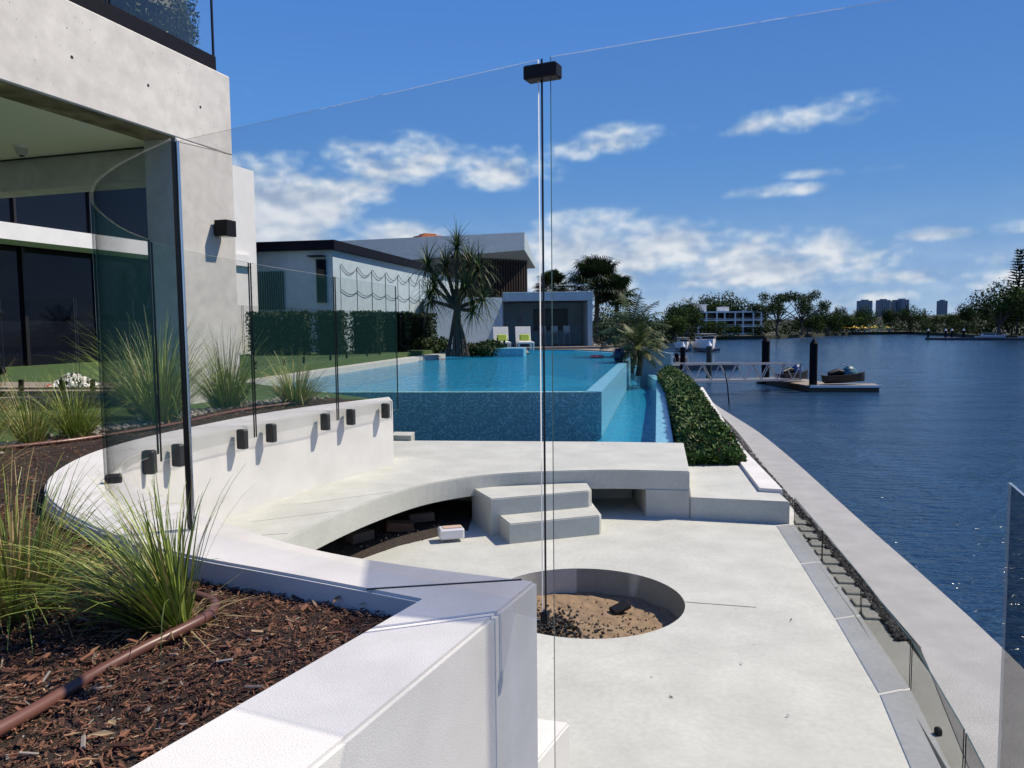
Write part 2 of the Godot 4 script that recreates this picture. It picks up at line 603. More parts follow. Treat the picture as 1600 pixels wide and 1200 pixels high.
# ---- ground, water, banks
func grounds() -> void:
	var b := MB.new()
	b.prism(v2([-2500, 600, 2500, 600, 2500, -3500, -2500, -3500]), -1.7, -1.7, false, false)
	struct("river_water", b.mesh(), M.river)
	b = MB.new()
	b.prism(v2([-60, 60, -60, -2, -14, -2, -14, -70, 5.2, -31, 5.0, -24, 7, -45, 9, -70, 14, -110, 28, -150, 41, -166, 56, -170, 76, -192, 96, -217, 112, -217, 103, -180, 90, -148, 88, -110, 110, -70, 180, -50, 420, -60, 1900, -3000, -1900, -3000, -900, 60]), -3.0, -0.95)
	struct("far_bank_ground", b.mesh(), M.bank)
	b = MB.new()                                                 # garden ground in front of and beside the house
	b.prism(v2([-40, 12, -1.6, 12, -1.45, 1.1, -1.3, 0.9, -2.6, -2.0, -3.3, -4.6, -2.8, -6.0, -2.5, -7.5, -1.9, -8.1, -1.45, -7.7, -1.5, -8.9, -5.25, -13.3, -5.15, -15.5, -4.85, -17.6, -3.45, -26.3, -2.9, -28.6, -3.4, -29.4, -3.4, -45, -40, -45]), -0.5, 0.86)
	struct("lawn", b.mesh(), M.lawn)
	b = MB.new()
	b.prism(v2([-3.4, -29.9, -0.6, -29.9, -0.6, -31, 0.7, -31, 0.7, -35.3, 3.0, -34.9, 4.9, -30.3, 5.6, -31, 6.4, -60, -12, -60, -3.4, -45]), -1.5, 0.62)
	struct("pool_surround", b.mesh(), M.deck)
	b = MB.new()                                                 # concrete paths across the lawn
	b.prism(v2([-9.0, -11.7, -5.2, -11.0, -4.75, -10.0, -8.6, -10.55]), 0.7, 0.95)
	b.prism(v2([-8.5, -10.4, -4.7, -9.85, -4.55, -9.45, -8.3, -9.95]), 0.7, 0.935)
	b.prism(v2([-7.8, -8.95, -4.2, -9.12, -4.1, -8.9, -7.8, -8.55]), 0.7, 0.93)
	struct("garden_path", b.mesh(), M.deck)
	b = MB.new()
	b.prism(v2([-8.4, -10.02, -4.62, -9.56, -4.58, -9.48, -8.35, -9.93]), 0.7, 0.939)
	struct("slot_drain", b.mesh(), M.black)
	b = MB.new()
	b.prism(v2([-1.4, 1.25, -1.55, 12, 5, 14, 3.2, 6, 1.3, 1.7, 0.5, 1.22]), -0.5, 0.03)
	struct("unseen_courtyard_deck", b.mesh(), M.deck)  # out of view behind the camera, kept dark for the gate's reflection
	b = MB.new()
	b.prism(v2([-1.75, 0.95, -3.06, 3.29, -6.4, 10.1, -5.6, 10.6, -3.2, 5.0, -1.72, 1.9]), 0.7, 0.88)
	struct("unseen_side_path", b.mesh(), M.render)  # out of view, pale strip laid out to reflect in the glass gate
	# bark mulch: a bumpy sheet inside the planter, chips on top
	var bed := v2([-0.10, -1.93, -0.38, -2.10, -0.75, -2.24, -1.1, -2.52, -1.5, -2.85, -1.85, -3.25, -2.1, -3.7, -2.22, -4.15, -2.22, -4.6, -2.1, -5.3, -1.85, -6.2, -1.45, -6.95, -1.25, -7.5, -1.9, -8.2, -2.55, -7.5, -2.8, -6.4, -3.0, -5.6, -3.4, -4.7, -4.6, -3.6, -4.6, 0.7, -1.25, 0.5])
	var f := FastNoiseLite.new()
	f.seed = 3
	f.frequency = 0.9
	f.fractal_octaves = 3
	var hgt := func(x: float, z: float) -> float: return 0.955 + f.get_noise_2d(x, z) * 0.028 + f.get_noise_2d(x * 9.0, z * 9.0) * 0.008
	b = MB.new()
	var s := 0.045
	for i in range(int(4.6 / s)):
		for k in range(int(9.0 / s)):
			var x := -4.6 + i * s
			var z := -8.3 + k * s
			if Geometry2D.is_point_in_polygon(Vector2(x + s * 0.5, z + s * 0.5), bed):
				b.quad(Vector3(x, hgt.call(x, z), z), Vector3(x, hgt.call(x, z + s), z + s), Vector3(x + s, hgt.call(x + s, z + s), z + s), Vector3(x + s, hgt.call(x + s, z), z))
	var mb := struct("mulch_bed", b.mesh(), M.mulch)
	var bark := MB.new()
	bark.box(Vector3.ZERO, Vector3(1, 0.13, 0.20), Basis.IDENTITY, 0.02)
	var at := []
	var tint := []
	var tries := 0
	while at.size() < 85000 and tries < 900000:
		tries += 1
		var x: float
		var z: float
		if tries % 10 < 7:
			x = rng.randf_range(-2.2, -0.1)
			z = rng.randf_range(-3.6, -0.95)
		else:
			x = rng.randf_range(-4.2, -1.2)
			z = rng.randf_range(-8.1, -1.5)
		if not Geometry2D.is_point_in_polygon(Vector2(x, z), bed): continue
		var l := rng.randf_range(0.005, 0.017) if rng.randf() < 0.94 else rng.randf_range(0.016, 0.042)
		var bs := Basis(Vector3.UP, rng.randf() * TAU) * Basis(Vector3.RIGHT, rng.randfn(0, 0.45)) * Basis(Vector3.BACK, rng.randfn(0, 0.28))
		at.append(Transform3D(bs.scaled_local(Vector3(l, l * rng.randf_range(0.4, 1.1), l * rng.randf_range(0.5, 1.5))), Vector3(x, hgt.call(x, z) + rng.randf_range(-0.002, 0.012), z)))
		var t := rng.randf()
		var cc := Color(0.055, 0.024, 0.014).lerp(Color(0.30, 0.13, 0.072), t * t)
		if t > 0.965: cc = Color(0.36, 0.25, 0.16)
		elif t > 0.93: cc = Color(0.22, 0.20, 0.18)
		tint.append(cc)
	scatter(mb, "bark_chips", bark.mesh(), M.chip, at, tint)
	# gravel strip between mulch and lawn
	var peb := MB.new()
	peb.lathe([Vector2(0.0, -0.5), Vector2(0.42, -0.25), Vector2(0.5, 0.05), Vector2(0.3, 0.38), Vector2(0.0, 0.45)], 6)
	var pebble := peb.mesh()
	at = []
	tint = []
	var line := smooth(v2([-4.6, -3.75, -3.5, -4.75, -3.08, -5.65, -2.88, -6.5, -2.66, -7.5, -2.2, -8.15]), 8)
	for i in 1500:
		var k := rng.randi() % (line.size() - 1)
		var p := line[k].lerp(line[k + 1], rng.randf()) + Vector2(rng.randfn(0, 0.09), rng.randfn(0, 0.09))
		var r := rng.randf_range(0.02, 0.05)
		at.append(Transform3D(Basis.from_euler(rv(3.0)).scaled_local(Vector3(r * 1.3, r, r)), Vector3(p.x, 0.93 + rng.randf() * 0.03, p.y)))
		var g := rng.randf_range(0.10, 0.42)
		tint.append(Color(g, g * 0.97, g * 0.92))
	tag(scatter(self, "gravel", pebble, M.chip, at, tint), "grey gravel strip between the mulch and the lawn", "gravel")
	# dark pebbles between terrace and seawall
	at = []
	tint = []
	var pl := v2([4.05, -15.0, 3.62, -12.5, 3.0, -9.0, 2.52, -6.1, 2.33, -5.0, 2.13, -4.0])
	for i in 5200:
		var q := pow(rng.randf(), 0.55) * (pl.size() - 1)
		var k := mini(int(q), pl.size() - 2)
		var p := pl[k].lerp(pl[k + 1], q - k)
		var r := rng.randf_range(0.010, 0.022)
		at.append(Transform3D(Basis.from_euler(rv(3.0)).scaled_local(Vector3(r * 1.3, r, r)), Vector3(p.x + rng.randf_range(-0.085, -0.02), 0.0 + rng.randf() * 0.010, p.y)))
		var g := rng.randf()
		g = 0.02 + 0.22 * g * g * g
		tint.append(Color(g, g, g * 0.98))
	tag(scatter(self, "pebbles", pebble, M.chip, at, tint), "dark pebbles in the gutter along the grey seawall", "pebbles")
	b = MB.new()
	b.prism(v2([4.3, -16.5, 3.0, -9.0, 2.5, -6.1, 2.1, -4.0, 1.8, -2.6, 1.2, -0.6, 0.6, 0.6, 0.2, 0.6, 1.0, -0.9, 1.6, -2.6, 1.98, -4.3, 2.34, -6.4, 2.5, -8.2, 3.9, -16.5]), -2.5, -0.004)
	struct("gutter", b.mesh(), M.floor)
	# seawall
	var t2 := thing("seawall", "broad grey stone coping of the seawall beside the river", "seawall", Vector3(2.9, -1.7, -6.8))
	var outer := smooth(v2([1.3, 1.6, 1.95, -0.9, 2.2, -2.3, 2.54, -3.87, 2.74, -4.98, 3.04, -6.81, 3.5, -9.5, 3.87, -11.99, 4.08, -14.0, 4.35, -16.5, 4.9, -20.0, 5.6, -24.0]), 4)
	var inner := smooth(v2([0.55, 1.2, 1.15, -0.9, 1.52, -2.2, 1.83, -3.09, 2.10, -3.84, 2.16, -4.09, 2.45, -5.81, 2.96, -8.81, 3.59, -12.24, 3.95, -14.6, 4.25, -16.6, 4.7, -20.0, 5.3, -24.0]), 4)
	var poly := outer.duplicate()
	var back := inner.duplicate()
	back.reverse()
	poly.append_array(back)
	b = MB.new()
	b.prism(poly, -0.25, 0.0)
	wpart(t2, "coping", b.mesh(), M.seawall)
	b = MB.new()
	var face := PackedVector2Array()
	for p in outer: face.append(p - Vector2(0.06, 0))
	face.append_array(back)
	b.prism(face, -3.0, -0.252)
	wpart(t2, "wall", b.mesh(), M.seawall)
	# pale paver blocks behind the low glass
	var pt := thing("paver_row", "row of pale paver blocks behind the low glass balustrade", "pavers", Vector3(2.1, -0.045, -5.0))
	var pv := v2([2.40, -6.45, 2.20, -5.37, 2.02, -4.35])
	for i in 11:
		var q := i / 10.0 * 2.0
		var k := mini(int(q), 1)
		var p := pv[k].lerp(pv[k + 1], q - k)
		var d := (pv[k + 1] - pv[k]).normalized()
		var pm := MB.new()
		pm.box(Vector3(p.x + 0.065, -0.009, p.y), Vector3(0.12, 0.04, 0.12), Basis(Vector3.UP, atan2(-d.x, -d.y)), 0.004)
		wpart(pt, "paver", pm.mesh(), M.concrete)


# ---- the curved white retaining wall
var mulch_side: PackedVector2Array
var terrace_side: PackedVector2Array

func planter_wall() -> void:
	mulch_side = smooth(v2([-0.24, -1.88, -0.52, -2.03, -0.73, -2.14, -0.96, -2.26, -1.24, -2.44, -1.54, -2.70, -1.79, -2.96, -1.99, -3.22, -2.17, -3.55, -2.28, -3.86, -2.35, -4.19, -2.37, -4.5, -2.34, -4.9, -2.24, -5.4, -2.05, -6.1, -1.71, -6.8, -1.21, -7.55]))
	terrace_side = smooth(v2([0.06, -2.01, -0.28, -2.15, -0.55, -2.29, -0.78, -2.46, -1.04, -2.70, -1.32, -2.97, -1.58, -3.24, -1.80, -3.52, -1.96, -3.80, -2.06, -4.10, -2.09, -4.45, -2.03, -4.86, -1.84, -5.5, -1.55, -6.26, -1.12, -7.16]))
	var poly := v2([-1.37, 0.35])
	poly.append_array(mulch_side)
	var back := terrace_side.duplicate()
	back.reverse()
	poly.append_array(back)
	poly.append(Vector2(-1.12, 0.70))
	var t := thing("planter_wall", "white rendered planter wall with sharp corner in front and hairpin curve behind", "retaining wall", Vector3(-0.6, 0, -2.3))
	var b := MB.new()
	b.prism(poly, -0.3, 1.012)
	var inset := Geometry2D.offset_polygon(poly, -0.008)
	var top: PackedVector2Array = inset[0]
	b.prism(top, 1.012, 1.020)
	wpart(t, "wall", b.mesh(), M.render)
	b = MB.new()
	b.bar(Vector3(-0.385, 1.0212, -1.955), Vector3(0.02, 1.0212, -2.018), 0.006, 0.003)
	wpart(t, "joint", b.mesh(), M.seal)


# ---- lower and upper terrace
func terrace() -> void:
	var pit := Vector2(0.44, -4.67)
	var pr := 0.61
	var arc_r := PackedVector2Array()
	var arc_l := PackedVector2Array()
	for i in 33:
		var a := PI * i / 32.0
		arc_r.append(pit + Vector2(sin(a), cos(a)) * pr)
		arc_l.append(pit + Vector2(-sin(a), cos(a)) * pr)
	var right := v2([0.44, -7.9, 2.38, -7.9, 2.34, -6.43, 2.16, -5.37, 1.98, -4.35, 1.80, -3.45, 1.58, -2.65, 1.25, -1.6, 0.95, -0.9, 0.44, 0.0])
	right.append_array(arc_r)
	var left := v2([0.44, -7.9, -2.3, -7.9, -2.3, 1.2, 0.0, 1.2, 0.44, 0.0])
	left.append_array(arc_l)
	var b := MB.new()
	b.prism(right, -0.4, 0.0)
	b.prism(left, -0.4, 0.0, false, false)
	var fl := struct("terrace_floor", b.mesh(), M.floor)
	b = MB.new()
	b.bar(Vector3(1.05, 0.0012, -4.60), Vector3(1.45, 0.0012, -4.50), 0.006, 0.003)
	part(fl, "floor_crack", b.mesh(), flat(0.25, 0.24, 0.22))
	var ft := thing("fire_pit", "round sunken fire pit of sand and charcoal in the terrace floor", "fire pit", Vector3(pit.x, -0.2, pit.y))
	b = MB.new()
	for i in 64:
		var a := TAU * i / 64.0
		var c := TAU * (i + 1) / 64.0
		var p := Vector3(sin(a), 0, cos(a)) * pr
		var q := Vector3(sin(c), 0, cos(c)) * pr
		var na := -p.normalized()
		var nc := -q.normalized()
		b.squad(q, p, p + Vector3(0, 0.198, 0), q + Vector3(0, 0.198, 0), nc, na, na, nc)
	part(ft, "rim", b.mesh(), M.concrete)
	b = MB.new()
	var f := FastNoiseLite.new()
	f.frequency = 4.0
	var sh := func(x: float, z: float) -> float: return 0.03 + f.get_noise_2d(x, z) * 0.02 + f.get_noise_2d(x * 6, z * 6) * 0.005
	for i in 40:
		for k in 40:
			var x := -0.62 + i * 0.031
			var z := -0.62 + k * 0.031
			if Vector2(x + 0.015, z + 0.015).length() < 0.635:
				b.quad(Vector3(x, sh.call(x, z), z), Vector3(x, sh.call(x, z + 0.031), z + 0.031), Vector3(x + 0.031, sh.call(x + 0.031, z + 0.031), z + 0.031), Vector3(x + 0.031, sh.call(x + 0.031, z), z))
	part(ft, "sand", b.mesh(), M.sand)
	b = MB.new()
	for i in 7:
		var d := ball() * 0.5
		b.otri(d, d + rv(0.5), d + rv(0.5), Vector3.ZERO)
	b.lathe([Vector2(0, -0.5), Vector2(0.5, -0.2), Vector2(0.4, 0.3), Vector2(0, 0.5)], 5)
	var at := []
	var tint := []
	for i in 720:
		var p := Vector2(rng.randfn(-0.25, 0.13), rng.randfn(0.05, 0.14)) if i < 440 else Vector2(rng.randfn(0.10, 0.22), rng.randfn(0.08, 0.16))
		if i >= 640: p = Vector2(rng.randf_range(-0.5, 0.55), rng.randf_range(-0.5, 0.5))
		if p.length() > 0.58: continue
		var r := rng.randf_range(0.006, 0.022) if i < 440 else rng.randf_range(0.003, 0.011)
		at.append(Transform3D(Basis.from_euler(rv(3.0)).scaled_local(Vector3(r * 1.7, r, r)), Vector3(p.x, sh.call(p.x, p.y) + rng.randf() * r * (2.0 if i < 440 else 0.6), p.y)))
		var g := 0.010 + rng.randf() * rng.randf() * 0.04
		tint.append(Color(g, g, g * 1.05))
	scatter(ft, "charcoal", b.mesh(), M.chip, at, tint)
	b = MB.new()
	b.box(Vector3(0.25, 0.06, -0.22), Vector3(0.13, 0.03, 0.08), Basis.from_euler(Vector3(0.2, 0.5, 0.25)), 0.008)
	part(ft, "burnt_wood", b.mesh(), M.black)
	# upper slab with its curved overhanging edge
	var edge := smooth(v2([1.18, -6.73, 0.79, -6.77, 0.22, -6.72, -0.18, -6.62, -0.55, -6.39, -0.83, -6.07, -1.12, -5.49, -1.33, -4.88, -1.42, -4.49, -1.44, -4.1, -1.38, -3.6, -1.2, -3.2, -0.95, -2.85, -0.6, -2.45]), 5)
	var slab := v2([-1.17, -7.35, -1.40, -8.70, 0.99, -8.44, 1.86, -8.29, 1.55, -6.66])
	slab.append_array(edge)
	slab.append_array(v2([-0.75, -2.35, -1.0, -2.5, -1.4, -2.85, -1.9, -3.4, -2.2, -3.9, -2.22, -4.4, -2.15, -5.1, -1.9, -6.0, -1.6, -6.6]))
	var t := thing("upper_terrace", "raised pale concrete terrace with curved overhanging edge before the pool", "terrace", Vector3(0, 0, -7.5))
	b = MB.new()
	b.prism(slab, 0.245, 0.407, true)
	var inset := Geometry2D.offset_polygon(slab, -0.008)
	b.prism(inset[0], 0.407, 0.415)
	wpart(t, "slab", b.mesh(), M.floor)
	b = MB.new()
	b.prism(v2([1.18, -6.72, 1.55, -6.65, 1.86, -8.28, 1.18, -8.3]), -0.1, 0.244)
	wpart(t, "support_block", b.mesh(), M.concrete)
	b = MB.new()
	b.prism(v2([-1.3, -7.45, 1.17, -7.45, 1.17, -7.6, -1.3, -7.6]), -0.1, 0.244)
	wpart(t, "recess_wall", b.mesh(), M.concrete)
	b = MB.new()
	b.prism(v2([-1.39, -8.69, -1.15, -8.64, -1.15, -8.95, -1.39, -8.99]), 0.2, 0.475)
	wpart(t, "kerb_block", b.mesh(), M.concrete)
	for q in [[-1.55, -5.55, -0.95, -5.95], [-1.75, -5.05, -1.2, -5.35], [-2.0, -4.6, -1.42, -4.75]]:
		b = MB.new()
		b.bar(Vector3(q[0], 0.4155, q[1]), Vector3(q[2], 0.4155, q[3]), 0.004, 0.002)
		wpart(t, "saw_cut", b.mesh(), flat(0.33, 0.32, 0.29))
	# ledge beside it
	b = MB.new()
	b.prism(v2([1.555, -6.64, 2.345, -6.42, 2.52, -8.2, 1.865, -8.25]), -0.2, 0.184)
	b.prism(v2([1.561, -6.632, 2.338, -6.428, 2.512, -8.2, 1.87, -8.24]), 0.184, 0.191)
	single("concrete_ledge", b.mesh(), M.floor, "low pale concrete ledge in front of the hedge", "ledge")
	b = MB.new()
	b.prism(v2([2.22, -6.82, 2.40, -6.75, 2.74, -9.07, 3.28, -11.87, 3.82, -14.6, 4.49, -18.0, 4.34, -18.03, 3.74, -14.9, 3.2, -12.0, 2.58, -9.05]), -0.3, 0.226)
	single("white_coping", b.mesh(), M.render, "long white painted coping between the hedge and the pebble gutter", "coping")
	# two steps
	t = thing("concrete_steps", "two pale concrete steps up to the raised terrace", "steps", Vector3(0.3, 0, -6.2))
	for q in [[v2([-0.03, -5.90, 0.70, -6.15, 0.72, -6.19, 0.69, -6.62, -0.17, -6.35]), 0.16], [v2([-0.18, -6.15, 0.64, -6.43, 0.67, -6.47, 0.66, -6.78, -0.36, -6.60]), 0.303]]:
		b = MB.new()
		b.prism(q[0], -0.1, q[1] - 0.008)
		b.prism(Geometry2D.offset_polygon(q[0], -0.008)[0], q[1] - 0.008, q[1])
		wpart(t, "step", b.mesh(), M.floor)
	# stair stringer right in front, below the gate
	b = MB.new()
	b.prism(v2([0.182, -2.505, -0.10, -1.95, -0.2, -2.0, -0.05, -2.58]), -0.1, 0.352)
	b.prism(v2([0.176, -2.505, -0.10, -1.96, -0.19, -2.0, -0.05, -2.572]), 0.352, 0.360)
	single("stair_block", b.mesh(), M.render, "white stair block behind the near wall corner at the bottom", "stair")
	b = MB.new()
	b.prism(v2([-1.36, -4.5, -1.30, -5.0, -1.16, -5.50, -0.90, -5.88, -0.62, -6.14, -0.38, -6.32, -0.36, -7.4, -1.3, -7.4, -2.0, -5.6, -2.05, -4.5]), 0.0, 0.006)
	struct("bare_earth", b.mesh(), weather(flat(0.060, 0.046, 0.036, 0.95), ntex(33, 0.08, 0.5, 1.0, 4, 256), 1.5, null, 1.0))
	# rubble and a parcel under the slab
	b = MB.new()
	b.box(Vector3(0, 0.045, 0), Vector3(0.20, 0.085, 0.13), Basis(Vector3.UP, 0.25), 0.012)
	t = thing("foil_parcel", "crumpled silver parcel with brown label under the curved slab edge", "parcel", Vector3(-0.50, 0.02, -6.02))
	part(t, "wrapping", b.mesh(), flat(0.72, 0.72, 0.74, 0.35, 0.3))
	b = MB.new()
	b.box(Vector3(0.01, 0.09, 0.0), Vector3(0.15, 0.006, 0.08), Basis(Vector3.UP, 0.25))
	part(t, "label_card", b.mesh(), flat(0.45, 0.33, 0.26))
	var brick_mats := [flat(0.14, 0.075, 0.05, 0.9), flat(0.10, 0.08, 0.065, 0.9), flat(0.15, 0.12, 0.10, 0.9)]
	var spots := [[-0.85, 0.05, -6.15, 0.3], [-1.12, 0.05, -5.85, 0.9], [-0.70, 0.05, -6.45, 0.2]]
	var says := ["brick left of the silver parcel in the hollow under the slab", "leftmost brick in the hollow under the curved slab edge", "brick deepest behind the silver parcel under the slab"]
	for i in spots.size():
		b = MB.new()
		b.box(Vector3.ZERO, Vector3(0.22, 0.075, 0.105), Basis.IDENTITY, 0.006)
		var o := single("loose_brick", b.mesh(), brick_mats[i % 3], says[i], "brick", "loose bricks under the slab")
		o.position = Vector3(spots[i][0] - 0.10, spots[i][1], spots[i][2] - 0.14)
		o.rotation = Vector3(rng.randfn(0, 0.08), spots[i][3], rng.randfn(0, 0.08))
	at = []
	tint = []
	for i in 500:
		var x := rng.randf_range(-1.9, -0.4)
		var z := -5.9 + (x + 1.1) * -0.75 + rng.randf_range(-0.5, 0.25)
		var r := rng.randf_range(0.01, 0.05)
		at.append(Transform3D(Basis.from_euler(rv(3.0)).scaled_local(Vector3(r * 1.6, r, r)), Vector3(x, 0.01 + rng.randf() * 0.05, z)))
		var g := rng.randf_range(0.03, 0.14)
		tint.append(Color(g, g * 0.8, g * 0.65))
	tag(scatter(self, "rubble", b.mesh(), M.chip, at, tint), "dark earth rubble in the hollow under the curved slab", "rubble")


# ---- pool
func pool() -> void:
	var rim := v2([1.51, -12.94, -5.0, -13.66, -4.55, -17.6, -3.06, -26.3, -2.6, -28.5, 0.5, -29.3, 0.6, -35.0, 2.9, -34.6, 4.65, -30.1, 3.88, -25.1])
	var t := thing("swimming_pool", "raised blue mosaic infinity pool full of clear water", "pool", Vector3(0, -0.1, -20))
	var b := MB.new()
	b.prism(v2([1.51, -12.94, -5.0, -13.66, -5.0, -13.82, 1.35, -13.12]), -0.9, 0.574)
	wpart(t, "front_wall", b.mesh(), M.tile_dark)
	b = MB.new()
	b.prism(v2([1.512, -12.938, 3.88, -25.1, 4.65, -30.1, 2.9, -34.6, 2.75, -34.35, 4.36, -30.1, 3.6, -25.0, 1.27, -13.1]), -0.9, 0.582)
	wpart(t, "side_wall", b.mesh(), M.tile_light)
	b = MB.new()
	b.prism(rim, -0.62, -0.55, false, false)
	for i in range(1, 8):
		var p := rim[i]
		var q := rim[i + 1]
		b.quad(Vector3(q.x, -0.56, q.y), Vector3(p.x, -0.56, p.y), Vector3(p.x, 0.60, p.y), Vector3(q.x, 0.60, q.y))
	wpart(t, "basin", b.mesh(), M.tile_floor)
	b = MB.new()
	b.prism(v2([1.40, -13.12, -5.0, -13.8, -4.55, -17.6, -3.06, -26.3, -2.6, -28.5, 0.5, -29.3, 0.6, -35.0, 2.8, -34.4, 4.38, -30.1, 3.62, -25.0]), 0.57, 0.57, false, false)
	struct("pool_water", b.mesh(), M.pool_water)
	b = MB.new()
	b.prism(v2([-5.3, -14.2, -4.75, -14.2, -4.50, -17.6, -3.0, -26.3, -2.45, -28.4, -2.95, -28.6, -3.5, -26.5, -5.0, -17.7]), 0.2, 0.71)
	wpart(t, "left_coping", b.mesh(), M.concrete)
	b = MB.new()
	b.box(Vector3(-0.06, 0.6, -29.3), Vector3(1.15, 0.56, 1.2), Basis(Vector3.UP, -0.1), 0.01)
	wpart(t, "spa_block", b.mesh(), M.tile_light)
	b = MB.new()
	b.box(Vector3(-2.05, 0.62, -30.1), Vector3(2.9, 0.42, 0.4), Basis(Vector3.UP, 0.05))
	wpart(t, "spout_wall", b.mesh(), M.tile_dark)
	b = MB.new()
	b.box(Vector3(-2.05, 0.845, -30.1), Vector3(2.95, 0.03, 0.46), Basis(Vector3.UP, 0.05))
	wpart(t, "spout_cap", b.mesh(), M.tile_light)
	# overflow channel round the pool
	var c := thing("overflow_channel", "light blue tiled overflow channel along the right side of the pool", "channel", Vector3(2.8, -0.3, -15))
	b = MB.new()
	b.prism(v2([1.58, -8.42, 1.81, -8.36, 4.23, -21.4, 4.95, -29.5, 4.72, -29.6, 4.0, -21.2]), -0.9, 0.15)
	wpart(c, "outer_wall", b.mesh(), M.tile_light)
	b = MB.new()
	b.prism(v2([1.2, -12.0, 2.3, -12.0, 4.05, -21.2, 4.75, -29.5, 4.6, -30.2, 3.86, -25.1, 1.5, -12.96]), -0.66, -0.65, false, false)
	wpart(c, "channel_floor", b.mesh(), M.tile_floor)
	b = MB.new()
	b.prism(v2([1.2, -12.0, 2.27, -12.0, 4.02, -21.2, 4.73, -29.5, 4.63, -30.0, 3.9, -25.1, 1.52, -12.94]), -0.2, -0.2, false, false)
	struct("channel_water", b.mesh(), M.pool_water)
	# small things on the pool
	b = MB.new()
	b.lathe([Vector2(0.0, 0.0), Vector2(0.11, 0.0), Vector2(0.17, 0.14), Vector2(0.185, 0.24), Vector2(0.15, 0.34), Vector2(0.12, 0.37), Vector2(0.145, 0.40), Vector2(0.12, 0.41), Vector2(0.09, 0.36), Vector2(0.0, 0.34)], 20)
	single("urn", b.mesh(), M.urn, "dark blue glazed urn on the pool's right edge", "urn").position = Vector3(3.24, 0.582, -23.2)
	b = MB.new()
	b.lathe([Vector2(0.07, -0.05), Vector2(0.20, -0.06), Vector2(0.25, 0.0), Vector2(0.20, 0.06), Vector2(0.07, 0.05)], 16)
	single("pool_float", b.mesh(), flat(0.65, 0.16, 0.14, 0.5), "small pinkish float on the water at the pool's far right", "float").position = Vector3(3.0, 0.60, -27.0)


